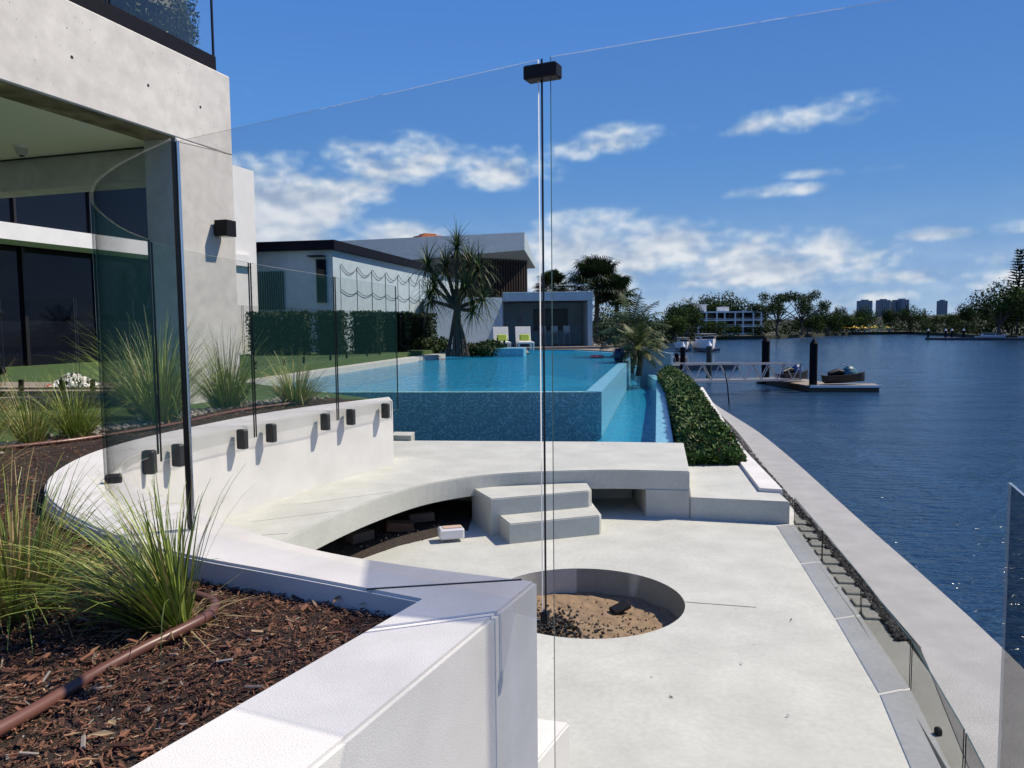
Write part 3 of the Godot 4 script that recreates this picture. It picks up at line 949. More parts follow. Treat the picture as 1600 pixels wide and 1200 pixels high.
# ---- house on the left
func house() -> void:
	var turn := -deg_to_rad(17.0)
	var t := thing("concrete_house", "modern house of pale concrete with dark glass on the left", "house", Vector3(-3.36, 0.86, -9.5), turn)
	# in the house's own axes: x outward, -z along the facade away from the camera
	var b := MB.new()
	b.box(Vector3(-0.22, 1.46, 0.485), Vector3(0.44, 2.96, 0.97), Basis.IDENTITY, 0.012)
	part(t, "column", b.mesh(), M.facade)
	b = MB.new()
	b.box(Vector3(-0.22, 3.405, 7.0), Vector3(0.44, 0.93, 14.0), Basis.IDENTITY, 0.012)
	part(t, "beam", b.mesh(), M.facade)
	for q in [[3.38, 1.35], [3.36, 2.3], [3.34, 3.35], [3.37, 0.55], [3.35, 4.5]]:
		b = MB.new()
		b.lathe([Vector2(0, 0), Vector2(0.016, 0), Vector2(0.016, 0.002), Vector2(0, 0.002)], 10)
		var tie := part(t, "tie_hole", b.mesh(), M.mullion)
		tie.position = Vector3(0.0, q[0], q[1])
		tie.rotation.z = -PI / 2
	b = MB.new()
	for i in 60:
		var zz := rng.randf_range(0.1, 5.0)
		b.box(Vector3(0.0, rng.randf_range(3.0, 3.8), zz), Vector3(0.003, rng.randf_range(0.004, 0.012), rng.randf_range(0.004, 0.012)))
	part(t, "air_holes", b.mesh(), flat(0.25, 0.24, 0.22), true)
	b = MB.new()
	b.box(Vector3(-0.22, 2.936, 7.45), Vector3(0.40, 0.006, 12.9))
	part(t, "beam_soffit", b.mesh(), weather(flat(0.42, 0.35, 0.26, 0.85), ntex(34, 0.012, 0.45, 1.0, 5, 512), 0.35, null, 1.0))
	b = MB.new()
	b.box(Vector3(0.0, 2.925, 0.485), Vector3(0.004, 0.008, 0.95), Basis(Vector3.RIGHT, 0.06))
	part(t, "construction_joint", b.mesh(), flat(0.30, 0.28, 0.25))
	b = MB.new()
	b.box(Vector3(-2.3, 3.05, 7.2), Vector3(3.72, 0.16, 13.6))
	part(t, "ceiling", b.mesh(), M.soffit)
	b = MB.new()
	b.box(Vector3(-3.5, 2.78, 0.40), Vector3(6.1, 0.38, 0.36), Basis.IDENTITY, 0.01)
	part(t, "cross_beam", b.mesh(), M.facade)
	b = MB.new()
	b.box(Vector3(-3.5, 2.975, 0.60), Vector3(6.1, 0.02, 0.05))
	part(t, "ceiling_track", b.mesh(), M.mullion)
	b = MB.new()
	b.box(Vector3(-2.6, 3.55, 7.0), Vector3(4.3, 0.5, 13.9))
	part(t, "upper_floor", b.mesh(), M.facade)
	# balcony edge
	b = MB.new()
	b.box(Vector3(-0.19, 3.96, 6.93), Vector3(0.28, 0.18, 13.5))
	part(t, "balcony_edge", b.mesh(), M.fascia)
	for i in 4:
		b = MB.new()
		b.box(Vector3(-0.12, 4.55, 0.92 + i * 1.6), Vector3(0.014, 1.1, 1.52))
		part(t, "balcony_pane", b.mesh(), M.clear)
		b = MB.new()
		b.box(Vector3(-0.12, 4.55, 0.13 + i * 1.6), Vector3(0.02, 1.1, 0.022))
		part(t, "pane_joint", b.mesh(), M.seal)
	# deeper wing of dark glass with a white band
	b = MB.new()
	b.box(Vector3(-10.2, 3.07, -1.0), Vector3(1.0, 0.37, 26.0))
	part(t, "white_band", b.mesh(), M.plaster)
	b = MB.new()
	b.box(Vector3(-10.9, 1.43, -1.0), Vector3(0.1, 2.9, 26.0))
	part(t, "lower_glazing", b.mesh(), M.darkglass)
	b = MB.new()
	b.box(Vector3(-10.6, 4.8, -1.0), Vector3(0.1, 3.1, 26.0))
	part(t, "upper_glazing", b.mesh(), M.darkglass)
	for i in 11:
		b = MB.new()
		b.box(Vector3(-10.82, 1.43, -13.0 + i * 2.2), Vector3(0.1, 2.9, 0.09))
		part(t, "window_frame", b.mesh(), M.mullion)
		b = MB.new()
		b.box(Vector3(-10.53, 4.8, -13.0 + i * 2.2 + 0.4), Vector3(0.1, 3.1, 0.06))
		part(t, "window_frame", b.mesh(), M.mullion)
	b = MB.new()
	b.box(Vector3(-13.0, 6.2, -1.0), Vector3(4.4, 0.3, 25.0))
	part(t, "roof", b.mesh(), M.plaster)
	b = MB.new()
	b.box(Vector3(-13.0, 3.2, -1.0), Vector3(4.0, 6.3, 25.6))
	part(t, "interior_wall", b.mesh(), M.mullion)
	b = MB.new()
	b.box(Vector3(-10.1, 3.0, -13.1), Vector3(0.5, 6.2, 2.6))
	part(t, "end_wall", b.mesh(), M.plaster)
	# wall lamp: a box that shines down and up
	var inv := Basis(Vector3.UP, turn)
	var lp := Vector3(-3.36, 0.86, -9.5) + inv * Vector3(0.0, 2.02, 0.34)
	var lamp := thing("wall_lamp", "black box-shaped wall lamp on the concrete column", "wall lamp", lp, turn)
	b = MB.new()
	b.box(Vector3(0.115, 0, 0), Vector3(0.17, 0.185, 0.18), Basis.IDENTITY, 0.004)
	part(lamp, "housing", b.mesh(), M.black)
	b = MB.new()
	b.box(Vector3(0.015, -0.01, 0), Vector3(0.03, 0.13, 0.12))
	part(lamp, "bracket", b.mesh(), M.black)
	b = MB.new()
	b.box(Vector3(0.115, -0.0935, 0), Vector3(0.12, 0.004, 0.13))
	part(lamp, "lens", b.mesh(), flat(0.6, 0.6, 0.58, 0.3))
	# dome camera under the ceiling
	var dp := Vector3(-3.36, 0.86, -9.5) + inv * Vector3(-2.03, 2.97, 1.11)
	var dome := thing("dome_camera", "small white dome camera hanging under the ceiling", "security camera", dp, turn)
	b = MB.new()
	b.lathe([Vector2(0.075, -0.03), Vector2(0.085, 0.0)], 16)
	b.lathe([Vector2(0.0, -0.03), Vector2(0.075, -0.03)], 16)
	part(dome, "base", b.mesh(), M.white)
	b = MB.new()
	b.lathe([Vector2(0.0, -0.115), Vector2(0.04, -0.105), Vector2(0.06, -0.07), Vector2(0.062, -0.03)], 16)
	part(dome, "dome", b.mesh(), flat(0.5, 0.5, 0.5, 0.2))
	b = MB.new()
	b.lathe([Vector2(0.0, -0.122), Vector2(0.024, -0.119), Vector2(0.026, -0.108)], 12)
	part(dome, "eye", b.mesh(), M.black)
	# clipped shrubs on the balcony
	var k := 0
	for q in [[-0.95, 4.05, 0.55, 0.78, 1.15, "round clipped shrub at the balcony's corner behind the glass"], [-1.0, 4.05, 1.75, 0.6, 1.0, "clipped shrub further left on the balcony behind the glass"]]:
		var wp: Vector3 = Vector3(-3.36, 0.86, -9.5) + inv * Vector3(q[0], q[1], q[2])
		var s := thing("balcony_shrub", q[5], "shrub", wp, 0.0, "clipped shrubs on the balcony")
		b = MB.new()
		leaf_cloud(b, Vector3(0, float(q[4]) * 0.35, 0), Vector3(q[3], q[4], q[3]), 8000, 0.05, Color(0.018, 0.040, 0.012), Color(0.055, 0.10, 0.03), 0.9, 0.05)
		part(s, "foliage", b.mesh(), M.leaf)
		b = MB.new()
		var hh: float = q[4]
		var rr: float = q[3]
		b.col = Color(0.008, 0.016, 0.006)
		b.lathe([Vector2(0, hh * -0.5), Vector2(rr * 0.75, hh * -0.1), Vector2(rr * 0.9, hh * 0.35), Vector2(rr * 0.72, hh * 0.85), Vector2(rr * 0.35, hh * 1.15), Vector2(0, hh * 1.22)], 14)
		part(s, "dark_core", b.mesh(), M.leaf)  # solid dark core, keeps sky from showing through the leaves
		b = MB.new()
		b.tube(PackedVector3Array([Vector3(0, -0.3, 0), Vector3(0, 0.5, 0)]), [0.04, 0.03], 6)
		part(s, "trunk", b.mesh(), M.bark)
		k += 1


func leaf_cloud(b: MB, ctr: Vector3, r: Vector3, count: int, size: float, dark: Color, light: Color, shell := 0.5, lumps := 0.25) -> void:
	var f := FastNoiseLite.new()
	f.seed = rng.randi() % 10000
	f.frequency = 1.1
	for i in count:
		var d := ball().normalized()
		var q := pow(rng.randf(), 0.33)
		q = lerpf(q, 1.0, shell * rng.randf())
		q *= 1.0 + f.get_noise_3dv(d * 1.6) * lumps * 2.0
		var p := ctr + d * r * q
		var o := (d + rv(0.9)).normalized()
		var sd := o.cross(rv()).normalized()
		var k := rng.randf()
		b.col = dark.lerp(light, k * k * 0.9 + 0.1 * rng.randf())
		b.leaf(p, (sd.cross(o) + rv(0.3)).normalized(), sd, size * rng.randf_range(0.7, 1.5), size * rng.randf_range(0.45, 0.8))
	b.col = Color.WHITE


# ---- neighbouring houses
func neighbours() -> void:
	var t := thing("neighbour_house", "white neighbouring house with a black roof edge behind the lawn", "house", Vector3(-8, 0.7, -30))
	var b := MB.new()
	var plan := v2([-6.2, -27.0, -16.0, -28.8, -16.0, -45, -2.9, -45, -3.3, -42.0])
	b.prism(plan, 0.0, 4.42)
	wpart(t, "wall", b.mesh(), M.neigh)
	b = MB.new()
	b.prism(v2([-6.08, -26.75, -16.2, -28.6, -16.2, -45.2, -2.75, -45.2, -3.1, -42.0]), 4.42, 4.74, true)
	wpart(t, "roof_edge", b.mesh(), M.fascia)
	b = MB.new()
	b.box(Vector3(-6.62, 3.35, -27.06), Vector3(0.36, 1.5, 0.08), Basis(Vector3.UP, -0.18))
	var wf := wpart(t, "window", b.mesh(), M.mullion)
	b = MB.new()
	b.box(Vector3(-6.62, 3.35, -27.02), Vector3(0.28, 1.42, 0.08), Basis(Vector3.UP, -0.18))
	var pn := part(wf, "pane", b.mesh(), M.darkglass)
	pn.position = Vector3.ZERO
	b = MB.new()
	b.box(Vector3(-6.75, 4.2, -26.95), Vector3(0.55, 0.05, 0.3), Basis(Vector3.UP, -0.18))
	wpart(t, "window_hood", b.mesh(), M.black)
	for i in 13:                                                   # batten screen on the wall
		b = MB.new()
		b.box(Vector3(-9.05 + i * 0.085, 3.05, -27.45 + i * 0.0153), Vector3(0.035, 1.35, 0.05))
		wpart(t, "batten", b.mesh(), M.fascia)
	var rows := [[3.62, 0.13], [2.72, 0.07]]
	for r in rows:                                                 # scalloped dark lines with thin uprights on the side wall
		var n := 9
		for i in n:
			var a := Vector2(-6.14, -27.6).lerp(Vector2(-3.5, -41.0), float(i) / n)
			var c := Vector2(-6.14, -27.6).lerp(Vector2(-3.5, -41.0), float(i + 1) / n)
			var pts := PackedVector3Array()
			for k in 7:
				var f := k / 6.0
				var p := a.lerp(c, f)
				pts.append(Vector3(p.x + 0.10, float(r[0]) + 0.35 - float(r[1]) * 2.2 * sin(f * PI), p.y))
			b = MB.new()
			b.tube(pts, [0.013], 4)
			wpart(t, "scalloped_line", b.mesh(), M.black)
			if r[1] > 0.12:
				b = MB.new()
				b.tube(PackedVector3Array([Vector3(a.x + 0.06, 1.3, a.y), Vector3(a.x + 0.06, 3.95, a.y)]), [0.011], 4)
				wpart(t, "upright_line", b.mesh(), M.black)
	# winged roof with a timber screen behind
	t = thing("wing_roof_house", "grey-white house with a sloping winged roof over a timber screen", "house", Vector3(-4, 0.6, -50))
	var p0 := [Vector3(-9.8, 5.2, -44), Vector3(0.9, 6.60, -50), Vector3(0.9, 7.72, -50), Vector3(-9.8, 6.62, -44)]
	var p1 := [Vector3(-12.0, 5.2, -56), Vector3(1.75, 5.75, -54.5), Vector3(1.75, 5.95, -54.5), Vector3(-12.0, 6.9, -56)]
	var ctr := Vector3(-4.5, 6.3, -51)
	b = MB.new()
	b.oquad(p0[0], p0[1], p0[2], p0[3], ctr)
	b.oquad(p1[0], p1[1], p1[2], p1[3], ctr)
	for i in 4:
		var j := (i + 1) % 4
		b.oquad(p0[i], p0[j], p1[j], p1[i], ctr)
	wpart(t, "roof", b.mesh(), M.neigh)
	b = MB.new()
	b.prism(v2([-3.3, -48.3, 1.1, -52.6, 0.0, -56, -8, -56, -8, -48]), 0.5, 6.3)
	wpart(t, "wall", b.mesh(), M.mullion)
	for i in 26:
		var f := i / 25.0
		b = MB.new()
		var hgt := lerpf(6.35, 6.1, f)
		b.box(Vector3(lerpf(-3.15, 1.05, f), hgt * 0.5 + 1.4, lerpf(-47.9, -52.2, f)), Vector3(0.085, hgt - 2.8, 0.09), Basis(Vector3.UP, 0.8))
		wpart(t, "batten", b.mesh(), M.timber)
	for i in 10:
		for k in 2:
			b = MB.new()
			var x0 := -3.5 + i * 0.16
			var x1 := x0 + (0.9 if k == 0 else -0.9)
			b.bar(Vector3(clampf(x0, -3.6, -1.9), 3.9, -47.2), Vector3(clampf(x1, -3.6, -1.9), 6.2, -47.2), 0.05, 0.04)
			wpart(t, "lattice_strip", b.mesh(), M.timber)
	t = thing("tiled_roof_house", "house far back showing only its terracotta tiled roof tip", "house", Vector3(-6.6, 0.6, -62))
	b = MB.new()
	b.box(Vector3(0, 3.6, 0), Vector3(5.5, 7.2, 5.5))
	part(t, "wall", b.mesh(), M.neigh)
	b = MB.new()
	for i in 8:                                                    # courses of tiles stepping up to the ridge
		var w := 3.1 - i * 0.37
		b.box(Vector3(0, 7.3 + i * 0.16, 0), Vector3(w * 2, 0.17, w * 2), Basis(Vector3.UP, 0.6), 0.03)
	part(t, "tiled_roof", b.mesh(), M.terracotta)


func cabana() -> void:
	var t := thing("cabana", "open white pool cabana with a television on its back wall", "cabana", Vector3(1.7, 0.62, -38))
	var b := MB.new()
	b.prism(v2([-0.6, -34.9, 4.6, -35.9, 4.9, -40.5, -1, -40.5]), 0.5, 0.72)
	wpart(t, "floor", b.mesh(), M.deck)
	b = MB.new()
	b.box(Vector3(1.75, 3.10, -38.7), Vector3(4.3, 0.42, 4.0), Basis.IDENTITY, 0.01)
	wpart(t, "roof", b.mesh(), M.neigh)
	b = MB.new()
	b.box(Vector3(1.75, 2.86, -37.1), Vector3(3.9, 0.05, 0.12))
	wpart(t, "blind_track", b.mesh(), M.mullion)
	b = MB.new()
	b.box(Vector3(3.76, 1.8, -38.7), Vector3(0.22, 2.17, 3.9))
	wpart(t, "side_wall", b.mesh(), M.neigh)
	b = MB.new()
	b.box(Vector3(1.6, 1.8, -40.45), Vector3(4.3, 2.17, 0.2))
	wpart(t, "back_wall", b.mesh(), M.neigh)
	b = MB.new()
	b.prism(v2([-3.7, -34.6, -0.42, -36.6, -0.30, -40.6, -5, -40.6]), 0.5, 3.06)
	wpart(t, "left_block", b.mesh(), M.neigh)
	var tv := thing("television", "large black television on the cabana's back wall", "television", Vector3(2.05, 2.02, -40.3))
	b = MB.new()
	b.box(Vector3.ZERO, Vector3(1.78, 1.12, 0.06), Basis.IDENTITY, 0.01)
	part(tv, "frame", b.mesh(), flat(0.05, 0.05, 0.055, 0.4))
	b = MB.new()
	b.box(Vector3(0, 0, 0.032), Vector3(1.66, 1.0, 0.01))
	part(tv, "screen", b.mesh(), flat(0.003, 0.003, 0.004, 0.3))
	for q in [[0.45, "grey louvred speaker left of the television"], [3.42, "grey louvred speaker right of the television"]]:
		var s := thing("wall_speaker", q[1], "speaker", Vector3(q[0], 2.0, -40.32), 0, "speakers beside the television")
		b = MB.new()
		b.box(Vector3.ZERO, Vector3(0.30, 0.46, 0.05), Basis.IDENTITY, 0.01)
		part(s, "frame", b.mesh(), flat(0.45, 0.46, 0.48))
		b = MB.new()
		for i in 7: b.box(Vector3(0, -0.18 + i * 0.06, 0.03), Vector3(0.24, 0.025, 0.015))
		part(s, "grille", b.mesh(), flat(0.25, 0.26, 0.28))
	var stool := thing("bar_stool", "leftmost white bar stool under the television", "stool", Vector3(1.55, 0.72, -38.3), 0, "bar stools in the cabana")
	b = MB.new()
	b.lathe([Vector2(0.0, 0.60), Vector2(0.17, 0.60), Vector2(0.19, 0.63), Vector2(0.0, 0.64)], 12)
	part(stool, "seat", b.mesh(), M.neigh)
	b = MB.new()
	b.box(Vector3(0, 0.82, -0.16), Vector3(0.34, 0.32, 0.03), Basis.IDENTITY, 0.012)
	part(stool, "backrest", b.mesh(), M.neigh)
	for q in [[-1, -1], [1, -1], [-1, 1], [1, 1]]:
		b = MB.new()
		b.tube(PackedVector3Array([Vector3(q[0] * 0.19, 0, q[1] * 0.19), Vector3(q[0] * 0.11, 0.61, q[1] * 0.11)]), [0.014], 5)
		part(stool, "leg", b.mesh(), M.alu)
	copy(stool, "middle white bar stool under the television").position = Vector3(2.15, 0.72, -38.35)
	copy(stool, "rightmost white bar stool under the television").position = Vector3(2.75, 0.72, -38.2)
	# loungers with lime cushions
	var l := thing("sun_lounger", "white sun lounger with raised back, left one of the pair by the spa block", "sun lounger", Vector3(-0.42, 0.72, -32.0), 0.08, "loungers beside the pool")
	b = MB.new()
	b.box(Vector3(0, 0.30, 0.35), Vector3(0.66, 0.045, 1.25), Basis.IDENTITY, 0.01)
	part(l, "frame", b.mesh(), M.white)
	b = MB.new()
	b.box(Vector3(0, 0.345, 0.35), Vector3(0.58, 0.035, 1.2), Basis.IDENTITY, 0.012)
	part(l, "seat", b.mesh(), M.cloth)
	b = MB.new()
	b.box(Vector3(0, 0.62, -0.47), Vector3(0.64, 0.74, 0.04), Basis(Vector3.RIGHT, -0.42), 0.012)
	part(l, "backrest", b.mesh(), M.cloth)
	for q in [[-0.29, 0.9], [0.29, 0.9], [-0.29, -0.2], [0.29, -0.2]]:
		b = MB.new()
		b.box(Vector3(q[0], 0.14, q[1]), Vector3(0.06, 0.28, 0.06), Basis.IDENTITY, 0.006)
		part(l, "leg", b.mesh(), M.white)
	var l2 := copy(l, "white sun lounger with raised back, right one of the pair by the spa block")
	l2.position = Vector3(0.52, 0.72, -31.9)
	var cu := thing("cushion", "lime green cushion with white tassels on the left lounger", "cushion", Vector3(-0.40, 1.21, -32.17), 0.08, "cushions on the loungers")
	b = MB.new()
	b.box(Vector3(0, 0, 0), Vector3(0.42, 0.32, 0.12), Basis(Vector3.RIGHT, -0.42), 0.05)
	part(cu, "pad", b.mesh(), M.lime)
	b = MB.new()
	for i in 4: b.box(Vector3(-0.16 + i * 0.1, -0.15, 0.10), Vector3(0.05, 0.09, 0.03), Basis.IDENTITY, 0.01)
	part(cu, "tassels", b.mesh(), M.white)
	copy(cu, "lime green cushion with white tassels on the right lounger").position = Vector3(0.54, 1.21, -32.07)
	b = MB.new()
	b.box(Vector3(0, 0.30, 0), Vector3(0.42, 0.04, 0.42), Basis.IDENTITY, 0.008)
	var sd := thing("side_table", "low white side table left of the loungers", "table", Vector3(-1.05, 0.72, -31.6))
	part(sd, "table_top", b.mesh(), M.white)
	for q in [[-0.17, -0.17], [0.17, -0.17], [-0.17, 0.17], [0.17, 0.17]]:
		b = MB.new()
		b.box(Vector3(q[0], 0.14, q[1]), Vector3(0.04, 0.28, 0.04))
		part(sd, "leg", b.mesh(), M.white)
	# white end wall by the gangway
	t = thing("end_wall", "white garden end wall beside the gangway", "wall", Vector3(4.6, 0, -24))
	b = MB.new()
	var q0 := [Vector3(4.05, -0.6, -24.2), Vector3(4.95, -0.6, -23.9), Vector3(4.95, 0.80, -23.9), Vector3(4.05, 1.02, -24.2)]
	var q1 := [Vector3(4.1, -0.6, -24.45), Vector3(5.0, -0.6, -24.15), Vector3(5.0, 0.80, -24.15), Vector3(4.1, 1.02, -24.45)]
	var ctr := Vector3(4.5, 0.2, -24.15)
	b.oquad(q0[0], q0[1], q0[2], q0[3], ctr)
	b.oquad(q1[0], q1[1], q1[2], q1[3], ctr)
	for i in 4: b.oquad(q0[i], q0[(i + 1) % 4], q1[(i + 1) % 4], q1[i], ctr)
	wpart(t, "wall", b.mesh(), M.neigh)
	b = MB.new()
	b.box(Vector3(4.98, 0.1, -23.86), Vector3(0.07, 1.45, 0.07))
	wpart(t, "post", b.mesh(), M.white)


# ---- far bank
func make_tree(called: String, kind: int) -> Node3D:                 # about 8 m tall at scale 1
	var t := thing(called, "tree", "tree")
	var b := MB.new()
	var dark := Color(0.012, 0.028, 0.009)
	var light := Color(0.095, 0.145, 0.034)
	var tr := MB.new()
	if kind == 0:                                                    # broad dense tree
		for i in 9:
			var a := TAU * i / 9.0
			var rr := 0.0 if i == 8 else 2.3
			leaf_cloud(b, Vector3(cos(a) * rr, 4.6 + rng.randf_range(-0.9, 1.1) + (1.3 if i == 8 else 0.0), sin(a) * rr), Vector3(1.9, 1.7, 1.9), 330, 0.36, dark, light, 0.6)
			tr.tube(PackedVector3Array([Vector3(0, 1.5, 0), Vector3(cos(a) * rr * 0.5, 3.2, sin(a) * rr * 0.5), Vector3(cos(a) * rr, 4.6, sin(a) * rr)]), [0.13, 0.09, 0.04], 5)
		tr.tube(PackedVector3Array([Vector3(0, 0, 0), Vector3(0.1, 1.0, 0), Vector3(0, 2.2, 0.1)]), [0.28, 0.22, 0.15], 7)
	elif kind == 1:                                                  # gum with clumps and pale trunk
		for i in 12:
			var p := Vector3(rng.randfn(0, 1.9), rng.randf_range(4.2, 7.4), rng.randfn(0, 1.9))
			leaf_cloud(b, p, Vector3(1.2, 0.9, 1.2), 210, 0.34, dark, Color(0.115, 0.155, 0.055), 0.5)
			tr.tube(PackedVector3Array([Vector3(0, 2.4, 0), Vector3(p.x * 0.45, p.y * 0.7, p.z * 0.45), p]), [0.12, 0.08, 0.03], 5)
		tr.tube(PackedVector3Array([Vector3(0, 0, 0), Vector3(0.15, 1.4, 0), Vector3(0, 3.0, 0.1)]), [0.24, 0.19, 0.13], 7)
	elif kind == 2:                                                  # low spreading tree
		for i in 10:
			var p := Vector3(rng.randf_range(-3.4, 3.4), rng.randf_range(2.2, 4.6), rng.randf_range(-2.2, 2.2))
			leaf_cloud(b, p, Vector3(2.0, 1.5, 1.8), 290, 0.38, dark, Color(0.11, 0.165, 0.035), 0.6)
			tr.tube(PackedVector3Array([Vector3(0, 0.8, 0), p * 0.6, p]), [0.14, 0.09, 0.04], 5)
		tr.tube(PackedVector3Array([Vector3(0, 0, 0), Vector3(0, 1.2, 0)]), [0.28, 0.2], 7)
	elif kind == 3:                                                  # Norfolk pine: whorls of level branches
		tr.tube(PackedVector3Array([Vector3(0, 0, 0), Vector3(0, 4, 0), Vector3(0, 8, 0)]), [0.13, 0.08, 0.015], 6)
		for i in 26:
			var y := 1.3 + i * 0.255
			var l := lerpf(2.1, 0.15, pow((y - 1.3) / 6.7, 0.9))
			var n := 7
			for k in n:
				var a := TAU * (k + rng.randf() * 0.5) / n + i
				var d := Vector3(cos(a), 0.14, sin(a))
				var len := l * rng.randf_range(0.75, 1.1)
				b.col = dark.lerp(Color(0.035, 0.06, 0.03), rng.randf())
				var pts := PackedVector3Array([Vector3(0, y, 0), Vector3(0, y, 0) + d * len * 0.5, Vector3(0, y + 0.12 * len, 0) + d * len])
				b.tube(pts, [0.05, 0.06, 0.01], 4, false)
				for m in 6:
					var q := Vector3(0, y, 0) + d * len * (0.35 + 0.12 * m)
					b.leaf(q, (d + Vector3(rng.randf_range(-0.9, 0.9), rng.randf_range(0, 0.5), rng.randf_range(-0.9, 0.9))).normalized(), Vector3.UP.cross(d).normalized(), 0.34, 0.13)
	elif kind == 4:                                                  # round-headed dark tree
		for i in 6:
			leaf_cloud(b, Vector3(rng.randfn(0, 1.0), 4.2 + rng.randf_range(-1.4, 1.8), rng.randfn(0, 1.0)), Vector3(1.8, 2.0, 1.8), 420, 0.36, dark, Color(0.065, 0.105, 0.030), 0.6)
		tr.tube(PackedVector3Array([Vector3(0, 0, 0), Vector3(0, 3.0, 0)]), [0.26, 0.15], 7)
	part(t, "trunk", tr.mesh(), M.bark)
	part(t, "crown", b.mesh(), M.far_leaf)
	return t


func far_shore() -> void:
	var b := MB.new()                                                # low ridge on the skyline
	var f := FastNoiseLite.new()
	f.seed = 8
	f.frequency = 0.006
	for i in 90:
		var x0 := -900.0 + i * 30.0
		var h0 := 4.0 + 9.0 * absf(f.get_noise_1d(x0)) + 5.0 * smoothstep(300.0, 600.0, x0)
		var h1 := 4.0 + 9.0 * absf(f.get_noise_1d(x0 + 30.0)) + 5.0 * smoothstep(300.0, 600.0, x0 + 30.0)
		b.quad(Vector3(x0, -1, -780), Vector3(x0 + 30, -1, -780), Vector3(x0 + 30, h1, -860), Vector3(x0, h0, -860))
		b.quad(Vector3(x0, h0, -860), Vector3(x0 + 30, h1, -860), Vector3(x0 + 30, -1, -960), Vector3(x0, -1, -960))
	struct("hills", b.mesh(), weather(flat(0.030, 0.045, 0.030, 0.95), ntex(31, 0.08, 0.5, 1.0, 4, 256), 0.03, null, 1.0))
	# [x, z, scale, flatten, kind, label]
	var names := ["spreading_tree", "gum_tree", "low_tree", "norfolk_pine", "round_tree"]
	var list := [
		[58.0, -168.0, 1.18, 1, "tall gum tree with open clumps right of the white apartments"],
		[64.5, -171.0, 1.22, 1, "gum tree with leaning clump, second right of the white apartments"],
		[60.0, -214.0, 1.42, 0, "big broad tree rising behind the white apartments"],
		[52.0, -205.0, 1.30, 0, "broad tree standing left behind the white apartments' roof"],
		[66.5, -207.0, 1.12, 4, "round dark tree just right of the apartment roof"],
		[30.0, -140.0, 0.85, 4, "dark round tree at the left end of the far bank"],
		[34.5, -152.0, 0.88, 0, "broad dark tree left of the palm on the far bank"],
		[39.5, -168.0, 0.92, 4, "dark round tree in front of the apartments' left half"],
		[27.0, -128.0, 0.78, 2, "low spreading tree nearest behind the moored boats"],
		[45.0, -170.0, 0.62, 2, "low tree before the apartments' middle bays"],
		[50.5, -172.0, 0.42, 2, "small bushy tree before the apartments' ground floor"],
		[70.0, -182.0, 0.80, 2, "low spreading tree at the water right of the gum trees"],
		[75.5, -190.0, 0.86, 4, "round tree under the lone skyline pine"],
		[82.0, -200.0, 0.80, 2, "low spreading tree left of the leftmost tower"],
		[88.0, -206.0, 0.86, 0, "broad tree below the leftmost tower"],
		[94.0, -212.0, 0.80, 2, "low tree above the left yellow marquees"],
		[100.0, -218.0, 0.90, 0, "broad tree below the pair of towers"],
		[106.0, -216.0, 0.86, 4, "round brownish tree right of the yellow marquees"],
		[112.0, -216.0, 0.92, 0, "broad tree between the towers and the single right tower"],
		[118.0, -210.0, 0.84, 2, "low spreading tree left below the single right tower"],
		[121.0, -204.0, 0.96, 4, "round tree right below the single right tower"],
		[121.0, -194.0, 0.88, 0, "broad tree behind the far right jetty"],
		[113.5, -176.0, 0.85, 2, "low tree behind the far right jetty's piles"],
		[104.0, -160.0, 0.75, 0, "broad tree at the far right bank left of the great dense tree"],
		[89.5, -141.0, 1.22, 0, "great dense tree at the right edge under the Norfolk pine"],
		[97.0, -143.0, 1.22, 0, "dense broad tree at the right frame edge"],
		[94.0, -133.0, 0.62, 2, "low tree at the right frame edge near the water"],
	]
	for i in list.size(): list[i].append(0)
	var protos := {}
	for q in list:
		var kind: int = q[3]
		var o: Node3D
		if not protos.has(kind):
			o = make_tree(names[kind], kind)
			protos[kind] = o
			o.set_meta("label", q[4])
			o.set_meta("group", "trees on the far bank")
		else:
			o = copy(protos[kind], q[4], "trees on the far bank")
		o.position = Vector3(q[0], -0.98, q[1])
		var s: float = q[2]
		o.scale = Vector3(s * rng.randf_range(0.95, 1.2), s, s)
		o.rotation.y = rng.randf() * TAU
	var pine := make_tree("norfolk_pine", 3)
	pine.set_meta("label", "tall tiered Norfolk pine at the right edge of the photo")
	pine.position = Vector3(98.6, -0.98, -150.0)
	pine.scale = Vector3(2.15, 2.1, 2.15)
	var p2 := copy(pine, "small far pine on the skyline left of the towers", "")
	p2.position = Vector3(109.6, -0.98, -260)
	p2.scale = Vector3.ONE * 1.02
	p2 = copy(pine, "small far pine on the skyline between the towers", "")
	p2.position = Vector3(171.6, -0.98, -320)
	p2.scale = Vector3.ONE * 1.05
	# undergrowth that reads as one mass along the bank
	b = MB.new()
	var bank := v2([24, -128, 38, -160, 56, -172, 76, -194, 96, -219, 113, -219, 106, -182, 93, -148, 90, -128])
	for i in bank.size() - 1:
		var n := int(bank[i].distance_to(bank[i + 1]) / 2.4)
		for k in n:
			var p := bank[i].lerp(bank[i + 1], (k + rng.randf()) / n)
			leaf_cloud(b, Vector3(p.x, -0.1, p.y) + Vector3(rng.randf_range(-1, 1), 0, rng.randf_range(-3, -0.5)), Vector3(2.0, rng.randf_range(0.9, 2.2), 1.6), 90, 0.45, Color(0.012, 0.026, 0.009), Color(0.05, 0.08, 0.022), 0.6)
	var u := single("undergrowth", b.mesh(), M.far_leaf, "dense low greenery along the far bank", "undergrowth")
	u.set_meta("kind", "stuff")
	b = MB.new()
